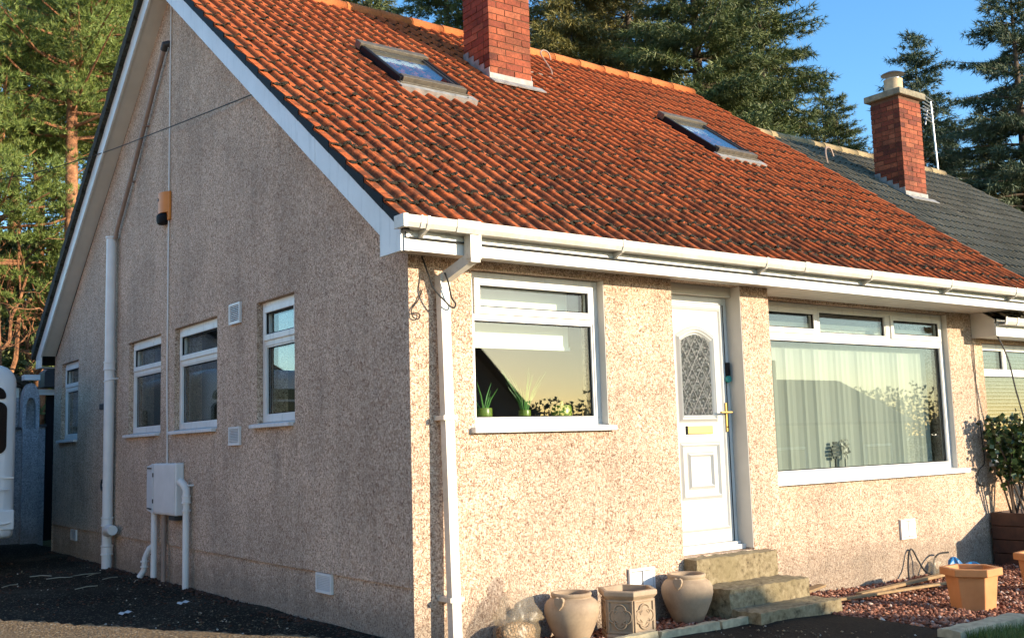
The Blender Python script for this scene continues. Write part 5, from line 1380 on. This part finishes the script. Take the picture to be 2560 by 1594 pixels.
# ------------------------------------------------------------------ left background: caravan, garage, wall, gate
cv = thing('caravan', 'white touring caravan parked at the end of the drive', 'caravan', (-2.1, 8.9, 0.1))
def rrect(w0, w1, z0, z1, rt, rb_, n=6):
    pts = []
    for (cx_, cz_, r_, a0) in ((w1 - rt, z1 - rt, rt, 0), (w0 + rt, z1 - rt, rt, PI / 2), (w0 + rb_, z0 + rb_, rb_, PI), (w1 - rb_, z0 + rb_, rb_, 1.5 * PI)):
        for k3 in range(n + 1): pts.append((cx_ + r_ * math.cos(a0 + PI / 2 * k3 / n), cz_ + r_ * math.sin(a0 + PI / 2 * k3 / n)))
    return pts
b = MB(); secs = [(6.95, 0.10), (6.90, 0.16), (6.905, 0.07), (6.96, 0.0), (10.6, 0.0), (10.68, 0.06), (10.7, 0.14)]
secs = [(6.885, 0.13), (6.90, 0.06), (6.96, 0.015), (7.1, 0.0), (10.5, 0.0), (10.66, 0.03), (10.7, 0.14)]
vs = []; fs = []
for (y, i_) in secs: vs += [(x, y, z) for x, z in rrect(-3.25 + i_, -0.965 - i_, 0.46 + i_ * .5, 2.39 - i_, 0.20, 0.06)]
m = len(vs) // len(secs)
for i in range(len(secs) - 1):
    for k3 in range(m): fs.append((i * m + k3, i * m + (k3 + 1) % m, (i + 1) * m + (k3 + 1) % m, (i + 1) * m + k3))
fs += [tuple(range(m)), tuple(range(len(vs) - 1, len(vs) - m - 1, -1))]
b.add(vs, fs); b.build('body', M['caravan'], cv, smooth=50)
b = MB(); b.prism([(x, 6.872, z) for x, z in rrect(-3.05, -1.085, 1.39, 1.965, 0.09, 0.09)], (0, 0.02, 0)); b.build('window', M['glass_dark'], cv)
b = MB(); b.prism([(x, 6.868, z) for x, z in rrect(-3.05, -1.10, 1.995, 2.13, 0.10, 0.03)], (0, 0.02, 0)); b.build('skylight', M['glass_dark'], cv)
MB().box(-3.1, -1.0, 6.872, 6.9, 1.12, 1.135).build('seam', M['pipe_white'], cv)
MB().box(-3.12, -0.985, 6.868, 6.93, 0.56, 0.78).build('bumper', M['caravan'], cv, bevel=0.015)
MB().tube([(-1.25, 6.86, 1.0), (-1.20, 6.835, 1.0), (-1.09, 6.835, 1.0), (-1.05, 6.86, 1.0)], 0.012, 6).build('grab_handle', M['pipe_white'], cv, smooth=True)
MB().tube([(-1.2, 6.86, 0.64), (-1.15, 6.845, 0.63), (-1.08, 6.845, 0.63), (-1.03, 6.86, 0.64)], 0.01, 6).build('grab_handle', M['pipe_white'], cv, smooth=True)
for x in (-3.15, -1.2):
    b = MB(); b.lathe([(0.001, -.09), (0.2, -.09), (0.32, -.07), (0.33, 0), (0.32, .07), (0.2, .09), (0.001, .09)], (0, 0, 0), 20); b.v = [(x + .05 + p[2], 8.9 + p[0], gz(x, 8.9) + .33 + p[1]) for p in b.v]; b.build('wheel', M['black'], cv, smooth=True)
for (y0, y1) in ((7.5, 8.3), (9.0, 9.8)):
    b = MB(); b.prism([(-0.972, y, z) for y, z in rrect(y0, y1, 1.45, 1.95, 0.08, 0.08)], (0.012, 0, 0)); b.build('window', M['glass_dark'], cv)
# garage behind
gr = thing('garage', 'grey garage with mossy sheet roof behind the caravan', 'garage', (-2.0, 12.5, 0))
b = MB(); b.add([(-4.4, 11.6, -.2), (0.0, 11.6, -.2), (0.0, 11.6, 2.4), (-2.2, 11.6, 3.7), (-4.4, 11.6, 2.4)], [(0, 1, 2, 3, 4)]); b.add([(0, 11.6, -.2), (0, 16, -.2), (0, 16, 2.4), (0, 11.6, 2.4)], [(0, 1, 2, 3)]); b.add([(-4.4, 11.6, -.2), (-4.4, 16, -.2), (-4.4, 16, 2.4), (-4.4, 11.6, 2.4)], [(0, 1, 2, 3)]); b.add([(-4.4, 16, -.2), (0.0, 16, -.2), (0.0, 16, 2.4), (-2.2, 16, 3.7), (-4.4, 16, 2.4)], [(4, 3, 2, 1, 0)])
b.build('wall', M['roughcast_grey'], gr)
for s_ in (1, -1):
    b = MB(); b.prism([(-2.2, 11.35, 3.82), (-2.2 + s_ * 2.35, 11.35, 2.44), (-2.2 + s_ * 2.35, 11.35, 2.34), (-2.2, 11.35, 3.70)], (0, 4.8, 0)); b.build('roof', M['butt_grey'], gr)
MB().box(-0.55, -0.05, 11.5, 11.6, 2.14, 2.40).build('window', M['blind_white'], gr)
MB().box(-0.60, 0.0, 11.48, 11.59, 2.42, 2.55).build('eaves_board', M['dark_grey'], gr)
# rendered garden wall with a pillar and an arched niche
gw = thing('garden_wall', 'blue-grey rendered garden wall with arched niche by the gate', 'wall', (-0.3, 11.25, 0.1))
b = MB(); b.box(-4.3, -0.05, 11.2, 11.34, -0.2, 1.76); b.box(0.15, 0.27, 11.2, 11.34, -0.2, 1.80); b.build('panel', M['roughcast_grey'], gw)
b = MB(); n = 12
xl, xr, cxp = -0.05, 0.15, 0.05
out = [(xl - .02, 1.78), (xl - .02, 2.18)] + [(cxp + 0.115 * math.cos(PI - PI * k3 / n), 2.20 + 0.26 * math.sin(PI * k3 / n)) for k3 in range(1, n)] + [(xr + .02, 2.18), (xr + .02, 1.78)]
inn = [(cxp - .07, 1.78), (cxp - .07, 2.04)] + [(cxp + 0.07 * math.cos(PI - PI * k3 / n), 2.06 + 0.18 * math.sin(PI * k3 / n)) for k3 in range(1, n)] + [(cxp + .07, 2.04), (cxp + .07, 1.78)]
vs = [(u, 11.14, z) for u, z in out] + [(u, 11.14, z) for u, z in inn] + [(u, 11.26, z) for u, z in inn] + [(u, 11.34, z) for u, z in out]
m = len(out); fs = []
for i in range(m - 1): fs += [(i, i + 1, m + i + 1, m + i), (m + i, m + i + 1, 2 * m + i + 1, 2 * m + i), (3 * m + i, 3 * m + i + 1, i + 1, i)]
fs.append(tuple(range(2 * m, 3 * m)))
b.add(vs, fs); b.build('arch', M['roughcast_grey'], gw)
MB().box(xl - .01, xr + .01, 11.12, 11.34, -0.2, 1.779).build('pillar', M['roughcast_grey'], gw)
MB().box(-4.3, -0.072, 11.17, 11.36, 1.761, 1.80).build('coping', M['slate'], gw)
MB().box(0.171, 0.28, 11.17, 11.36, 1.801, 1.84).build('coping', M['slate'], gw)
MB().box(-4.3, -0.075, 11.36, 11.45, -0.2, 2.25).build('back_panel', M['roughcast_grey'], gw)
gt = thing('side_gate', 'tall black timber gate between the garden wall and the house', 'gate', (0.7, 11.3, 0.1))
for i in range(9): MB().box(0.29 + i * .115, 0.29 + i * .115 + .11, 11.28, 11.305, 0.1, 2.28).build('plank', M['black'], gt)
MB().box(0.285, 1.34, 11.306, 11.34, 1.9, 2.0).build('rail', M['black'], gt)
MB().box(0.16, 1.36, 11.20, 11.27, 2.285, 2.37).build('lintel', M['pipe_white'], gt)
b = MB(); b.prism([(0.22, 11.1, 2.40), (0.22, 11.1, 2.62), (0.30, 11.1, 2.70), (1.4, 11.1, 2.78), (1.4, 11.1, 2.40)], (0, 0.4, 0)); b.build('hood', M['dark_grey'], gt)
MB().box(-0.06, 0.16, 11.1, 11.3, 2.50, 2.58).build('white_ledge', M['pipe_white'], gt)

# ------------------------------------------------------------------ trees
def tuft_tris(C, D, ln, wd, per, rng, spread=0.9, taper=True):
    """per thin triangles round direction D at each centre C -> (N*per*3,3)"""
    N = len(C)
    c = np.repeat(C, per, 0); d = np.repeat(D, per, 0)
    r = rng.normal(0, 1, (N * per, 3)); d = d + r * spread; d /= np.linalg.norm(d, axis=1, keepdims=True)
    s = np.cross(d, rng.normal(0, 1, (N * per, 3))); s /= np.linalg.norm(s, axis=1, keepdims=True)
    L = (ln * rng.uniform(0.6, 1.3, (N * per, 1))); w = wd * rng.uniform(0.7, 1.3, (N * per, 1))
    v = np.empty((N * per, 3, 3))
    v[:, 0] = c - s * w; v[:, 1] = c + s * w; v[:, 2] = c + d * L
    return v.reshape(-1, 3)
def spruce_mesh(H, seed, droop=0.35, ratio=0.24, zmin=0.08, dens=1.5):
    rng = np.random.default_rng(seed)
    C = []; D = []; limbs = MB()
    z = H * zmin
    while z < H * 0.985:
        fr = z / H
        L0 = ratio * H * (1 - fr) ** 0.8 + 0.18
        nb_ = max(3, int((6 + 3 * (1 - fr)) ))
        for k3 in range(nb_):
            a = rng.uniform(0, 2 * PI); L = L0 * rng.uniform(0.55, 1.18)
            up = 0.55 * fr - 0.18 + rng.normal(0, 0.08)
            n_ = max(4, int(L / 0.13))
            pts = []
            for i in range(n_ + 1):
                t = i / n_
                rr = L * t; zz = z + L * (up * t - droop * t * t + 0.22 * t ** 3)
                pts.append((rr * math.cos(a), rr * math.sin(a), zz))
            pts = np.array(pts)
            if L > 0.8: limbs.tube([tuple(p) for p in pts[::max(1, n_ // 4)]], [0.035 * (1 - q / 5.5) * (0.4 + L / 4) for q in range(len(pts[::max(1, n_ // 4)]))], 4, False)
            side = np.array([-math.sin(a), math.cos(a), 0]); out = np.array([math.cos(a), math.sin(a), 0])
            for i in range(1, n_ + 1):
                t = i / n_
                if t < 0.22 and L > 1.2: continue
                wid = 0.34 * L * (1 - t) ** 0.7 * (0.35 + t) + 0.05
                m_ = max(2, int(5 * dens * wid / 0.25))
                for q in range(m_):
                    o_ = rng.uniform(-wid, wid)
                    p = pts[i] + side * o_ + out * rng.normal(0, 0.06) + np.array([0, 0, -abs(o_) * 0.28 - rng.uniform(0, 0.10) - 0.10 * droop])
                    C.append(p); D.append(out * 0.55 + side * np.sign(o_) * 0.35 + np.array([0, 0, -0.75 * droop - 0.15 + 0.5 * fr]))
        z += (0.26 + 0.22 * (1 - fr)) * (H / 16) ** 0.5
    C = np.array(C); D = np.array(D)
    return C, D, limbs
def make_tree(name, label, at, H, seed, mat, per=8, ln=0.20, wd=0.0125, group=None, cache={}, **kw):
    key = (round(H, 1), seed, mat.name)
    t = thing(name, label, 'tree', at, group)
    rng = np.random.default_rng(seed + 100)
    C, D, limbs = spruce_mesh(H, seed, **kw)
    v = tuft_tris(C, D, ln, wd, per, rng, 0.5)
    o = npmesh('crown', v + np.array(at), np.arange(len(v)).reshape(-1, 3), mat, t, at=at)
    MB().tube([(at[0], at[1], at[2] - .5), (at[0] + .05, at[1], at[2] + H * .4), (at[0], at[1], at[2] + H * .96)], [0.018 * H, 0.011 * H, 0.01], 10).build('trunk', M['bark_spruce'], t, smooth=True)
    limbs.v = [(p[0] + at[0], p[1] + at[1], p[2] + at[2]) for p in limbs.v]
    limbs.build('branches', M['bark_spruce'], t)
    return t, len(v) // 3
def copy_tree(src, label, at, rz, s):
    t = thing(src.name.split('.')[0], label, 'tree', at, src.get('group'))
    t.rotation_euler = (0, 0, rz); t.scale = (s, s, s)
    for ch in src.children:
        c = ch.copy(); COL.objects.link(c); c.parent = t
    return t
DIRS = {}
def spot(px, dist):
    d = _f * 2621.986 + _r2 * (px - 1280) + _u2 * (797 - 700)
    h = Vector((d.x, d.y, 0)).normalized()
    p = CAM + h * dist
    return (p.x, p.y, gz(p.x, p.y))
SG = 'tall conifers behind the houses'
ntri = 0
t_a, k_ = make_tree('spruce_tree', 'dark spruce showing behind the main chimney', spot(1130, 31), 19.0, 1, M['needle_spruce'], group=SG); ntri += k_
t_b, k_ = make_tree('spruce_tree', 'olive drooping spruce just right of the main chimney', spot(1440, 29), 19.5, 2, M['needle_spruce2'], group=SG, droop=0.5); ntri += k_
t_c, k_ = make_tree('spruce_tree', 'big dark spruce above the middle of the red ridge', spot(1770, 28), 18.5, 3, M['needle_spruce'], group=SG, ratio=0.27); ntri += k_
t_d, k_ = make_tree('spruce_tree', 'slim spruce with a pointed tip right of the far chimney', spot(2330, 37), 15.4, 4, M['needle_blue'], group=SG, ratio=0.27); ntri += k_
copy_tree(t_a, 'dark spruce partly hidden left of the main chimney', spot(930, 36), 2.0, 1.05)
copy_tree(t_b, 'olive spruce between the chimney and the big dark spruce', spot(1600, 34), 1.2, 1.0)
copy_tree(t_c, 'dark spruce at the edge of the open sky', spot(1935, 30), 4.0, 0.93)
copy_tree(t_a, 'dense spruce directly left of the far chimney', spot(2085, 36), 3.0, 0.70)
copy_tree(t_d, 'tall spruce cut off by the right edge', spot(2590, 31), 1.0, 0.98)
copy_tree(t_b, 'low olive spruce behind the grey ridge beside the far chimney', spot(2440, 31), 5.0, 0.46)
copy_tree(t_d, 'low spruce behind the television aerial', spot(2250, 40), 2.5, 0.74)
copy_tree(t_c, 'rear spruce filling the gap behind the olive spruces', spot(1520, 42), 0.7, 1.05)
copy_tree(t_a, 'rear dark spruce behind the big one', spot(1850, 40), 5.2, 1.0)
copy_tree(t_c, 'rear spruce behind the left end of the ridge', spot(800, 40), 0.2, 1.0)
copy_tree(t_c, 'spreading spruce whose boughs reach left of the far chimney', spot(2120, 33), 2.9, 0.66)
copy_tree(t_a, 'bushy dark spruce below the tree at the right edge', spot(2500, 36), 0.4, 0.62)
copy_tree(t_d, 'second low spruce right of the television aerial', spot(2400, 42), 3.9, 0.80)
copy_tree(t_b, 'broad low spruce behind the right end of the grey roof', spot(2560, 38), 2.2, 0.55)

def pine(label, at, H, seed, lean=(0, 0), lo=0.35, crown=1.0, nb_=46):
    rng = np.random.default_rng(seed); t = thing('pine_tree', label, 'tree', at, 'scots pines behind the garden')
    tr = [Vector(at) + Vector((lean[0] * q ** 1.3 + 0.12 * math.sin(q * 5 + seed), lean[1] * q + 0.12 * math.cos(q * 4 + seed), H * q - .3)) for q in [i / 8 for i in range(9)]]
    MB().tube(tr, [0.19 * (1 - 0.8 * i / 8) for i in range(9)], 12).build('trunk', M['bark_pine'], t, smooth=True)
    C = []; D = []; limb = MB()
    for i in range(nb_):
        q = lo + (1 - lo) * (i + rng.uniform(0, 1)) / nb_
        f = q * 8; j = min(int(f), 7); p0 = tr[j].lerp(tr[j + 1], f - j)
        a = rng.uniform(0, 2 * PI); L = crown * (1.0 + 2.2 * (1 - q) + rng.uniform(0, 0.9))
        p1 = p0 + Vector((math.cos(a), math.sin(a), 0.15)) * L * .45; p2 = p0 + Vector((math.cos(a) * L + rng.normal(0, .2), math.sin(a) * L + rng.normal(0, .2), L * rng.uniform(0.15, 0.5)))
        limb.tube([p0, p1, p2], [0.055 * (1.2 - q), 0.04 * (1.2 - q), 0.012], 6, False)
        for s_ in range(int(rng.integers(6, 10))):
            w = rng.uniform(0.0, 1.0); pa = p0.lerp(p1, .25 + w * .75 / .4) if w < .4 else p1.lerp(p2, (w - .4) / .6); c0 = np.array(pa) + rng.normal(0, 0.26, 3)
            for k3 in range(20):
                dd = rng.normal(0, 1, 3); dd[2] = abs(dd[2]) * .7; rr = rng.uniform(0.05, 0.38)
                dn = dd / np.linalg.norm(dd); C.append(c0 + dn * rr * np.array([1.15, 1.15, 0.6])); D.append(dn * .7 + np.array([0, 0, .55]))
    C = np.array(C); D = np.array(D)
    v = tuft_tris(C, D, 0.13, 0.0075, 12, rng, 0.6)
    npmesh('crown', v, np.arange(len(v)).reshape(-1, 3), M['needle_pine'], t, at=at)
    limb.build('branches', M['bark_pine'], t, smooth=True)
    return t, len(v) // 3
pa, k_ = pine('scots pine with the thicker lit orange trunk', spot(158, 23), 15.0, 1, (0.3, 0), 0.50, 1.0, 84); ntri += k_
pb_, k_ = pine('low bushy pine at the far left edge', spot(-10, 23), 9.6, 2, (0.1, 0), 0.45, 0.8, 44); ntri += k_
pc, k_ = pine('scots pine leaning beside the thick orange trunk', spot(205, 25), 15.5, 3, (-0.4, 0), 0.50, 1.05, 80); ntri += k_
copy_tree(pa, 'tall pine behind the rear slope of the roof', spot(330, 27), 2.2, 1.0)
copy_tree(pc, 'tall pine at the top left corner', spot(40, 28), 1.0, 1.0)
copy_tree(pb_, 'low pine in front of the orange trunks', spot(95, 24.5), 2.0, 0.82)
copy_tree(pa, 'rear pine half hidden among the others', spot(110, 33), 4.0, 1.0)
copy_tree(pc, 'rear pine beside the far bargeboard', spot(255, 34), 5.0, 0.95)
# bare lit branches low on the left
def bare(label, at, seed, h):
    rg = random.Random(seed); t = thing('bare_tree', label, 'tree', at)
    def grow(p, d, L, r_, depth, b):
        n_ = 4; pts = [p]; dd = d.copy()
        for i in range(n_):
            dd = (dd + Vector((rg.gauss(0, .25), rg.gauss(0, .25), rg.gauss(0.02, .2)))).normalized(); pts.append(pts[-1] + dd * L / n_)
        b.tube(pts, [r_ * (1 - .45 * i / n_) for i in range(n_ + 1)], 6, False)
        if depth:
            for i in range(3 if depth > 1 else 4): grow(pts[rg.randint(2, 4)], (dd + Vector((rg.gauss(0, .8), rg.gauss(0, .8), rg.gauss(.1, .5)))).normalized(), L * rg.uniform(.5, .75), r_ * .55, depth - 1, b)
    for i in range(3):
        b = MB(); grow(Vector(at) + Vector((rg.uniform(-.3, .3), 0, 0)), Vector((rg.uniform(-.5, .5), rg.uniform(-.2, .2), 1)).normalized(), h * rg.uniform(.6, .9), 0.075, 4, b)
        b.build('limb', M['bark_pine'], t, smooth=True)
    return t
bare('bare branching tree lit orange below the pines at left', spot(30, 24), 3, 4.4)
bare('tangled bare undergrowth beside the garage roof', spot(80, 25.5), 8, 4.0)
# woodland floor bank seen between the trunks
rng = np.random.default_rng(77)
nn = 5200
px_s = rng.uniform(-200, 700, nn); ds = rng.uniform(24, 38, nn)
C = np.array([spot(p, d) for p, d in zip(px_s[:nn], ds)]); C[:, 2] += rng.uniform(0, 1, nn) ** 1.5 * 5.2
v = tuft_tris(C, np.tile(np.array([[0, 0, .6]]), (nn, 1)), 0.5, 0.05, 9, rng, 0.9)
o = npmesh('undergrowth', v, np.arange(len(v)).reshape(-1, 3), M['needle_spruce']); o['kind'] = 'stuff'; o['label'] = 'dark woodland undergrowth behind the pines'
C2 = np.array([spot(p, d) for p, d in zip(rng.uniform(700, 2900, nn), rng.uniform(34, 46, nn))]); C2[:, 2] += rng.uniform(0, 1, nn) ** 1.3 * 8.0
v = tuft_tris(C2, np.tile(np.array([[0, 0, .3]]), (nn, 1)), 0.6, 0.07, 10, rng, 0.9)
o = npmesh('undergrowth', v, np.arange(len(v)).reshape(-1, 3), M['needle_spruce']); o['kind'] = 'stuff'; o['label'] = 'dark woodland mass behind the tall spruces'
print('foliage tris', ntri)

# ------------------------------------------------------------------ over the road: seen in the window reflections, and shading the path
ha = thing('opposite_house', 'dark gabled house over the road mirrored in the kitchen window', 'house', (8.6, -16, -1.6))
def rp(x0, x1, z0, z1): return (x0, x1, z0, z1)
b = MB(); b.prism([(5.6, -13.2, -1.7), (10.95, -13.2, -1.7), (10.95, -13.2, 2.25), (9.70, -13.2, 3.32), (9.1, -13.2, 3.32), (5.6, -13.2, 2.25)], (0, -7.5, 0)); b.build('wall', M['far_wall'], ha)
b = MB(); b.prism([(9.70, -13.0, 3.35), (11.2, -13.0, 1.9), (11.2, -13.0, 2.02), (9.74, -13.0, 3.46)], (0, -7.9, 0)); b.prism([(9.08, -13.0, 3.35), (5.3, -13.0, 2.03), (5.3, -13.0, 2.15), (9.06, -13.0, 3.46)], (0, -7.9, 0)); b.prism([(9.06, -13.0, 3.35), (9.74, -13.0, 3.35), (9.74, -13.0, 3.46), (9.06, -13.0, 3.46)], (0, -7.9, 0)); b.build('roof', M['slate'], ha)
for x in (6.8, 9.6):
    w = MB().box(x, x + 1.3, -13.2, -13.12, -0.3, 0.9).build('window', M['upvc'], ha); MB().box(x + .08, x + 1.22, -13.12, -13.11, -.22, .82).build('pane', M['glass_dark'], w)
hbk = thing('opposite_house', 'long low house with chimney mirrored in the living-room window', 'house', (31.5, -22, -1.6))
b = MB(); b.box(26.2, 36.0, -26, -19.2, -1.7, 1.9); b.add([(26.2, -26, 1.9), (26.2, -19.2, 1.9), (26.2, -22.6, 3.6), (36.0, -26, 1.9), (36.0, -19.2, 1.9), (36.0, -22.6, 3.6)], [(0, 1, 2), (3, 5, 4)]); b.build('wall', M['far_wall'], hbk)
b = MB(); b.prism([(25.9, -18.9, 1.8), (25.9, -22.6, 3.72), (25.9, -26.3, 1.8), (25.9, -26.3, 1.7), (25.9, -22.6, 3.6), (25.9, -18.9, 1.7)], (10.4, 0, 0)); b.build('roof', M['slate'], hbk)
MB().box(30.9, 31.7, -22.9, -22.3, 3.3, 4.5).build('chimney', M['mortar'], hbk)
for x in (27.5, 33.0):
    w = MB().box(x, x + 1.8, -19.2, -19.1, -0.3, 0.9).build('window', M['upvc'], hbk); MB().box(x + .1, x + 1.7, -19.1, -19.09, -.2, .8).build('pane', M['glass_dark'], w)
nn = 24000
xs_ = rng.uniform(-30, 110, nn); ys_ = rng.uniform(-70, -58, nn)
C3 = np.stack([xs_, ys_, -1.7 + rng.uniform(0, 1, nn) * (6.7 + 1.0 * np.sin(xs_ * .21) + 0.7 * np.sin(xs_ * .63 + 1) + 0.4 * np.sin(xs_ * 2.1))], 1)
v = tuft_tris(C3, np.tile(np.array([[0, 0, .5]]), (nn, 1)), 0.27, 0.10, 6, rng, 0.9)
o = npmesh('woodland', v, np.arange(len(v)).reshape(-1, 3), M['needle_spruce']); o['kind'] = 'stuff'; o['label'] = 'far line of trees beyond the opposite houses'

lf = thing('left_bounce_house', 'unseen cream house added at left for warm bounce, mirrored in the gable windows', 'house', (-12.5, 4.0, 0))  # out-of-view house added so its sunlit wall warms the shaded gable
b = MB(); b.box(-17, -9.2, -3.0, 11.5, -0.6, 2.7); b.add([(-17, -3.0, 2.7), (-9.2, -3.0, 2.7), (-13.1, -3.0, 5.6), (-17, 11.5, 2.7), (-9.2, 11.5, 2.7), (-13.1, 11.5, 5.6)], [(0, 1, 2), (3, 5, 4)]); b.build('wall', M['cream'], lf)  # walls of the added unseen house
b = MB(); b.prism([(-8.9, -3.3, 2.62), (-13.1, -3.3, 5.74), (-17.3, -3.3, 2.62), (-17.3, -3.3, 2.5), (-13.1, -3.3, 5.6), (-8.9, -3.3, 2.5)], (0, 15.1, 0)); b.build('roof', M['ridge'], lf)  # roof of the added unseen house
for y in (-1.5, 2.5, 7.5):
    w = MB().box(-9.2, -9.12, y, y + 1.6, 0.9, 2.1).build('window', M['upvc'], lf); MB().box(-9.12, -9.11, y + .08, y + 1.52, .98, 2.02).build('pane', M['glass_dark'], w)  # windows of the added unseen house
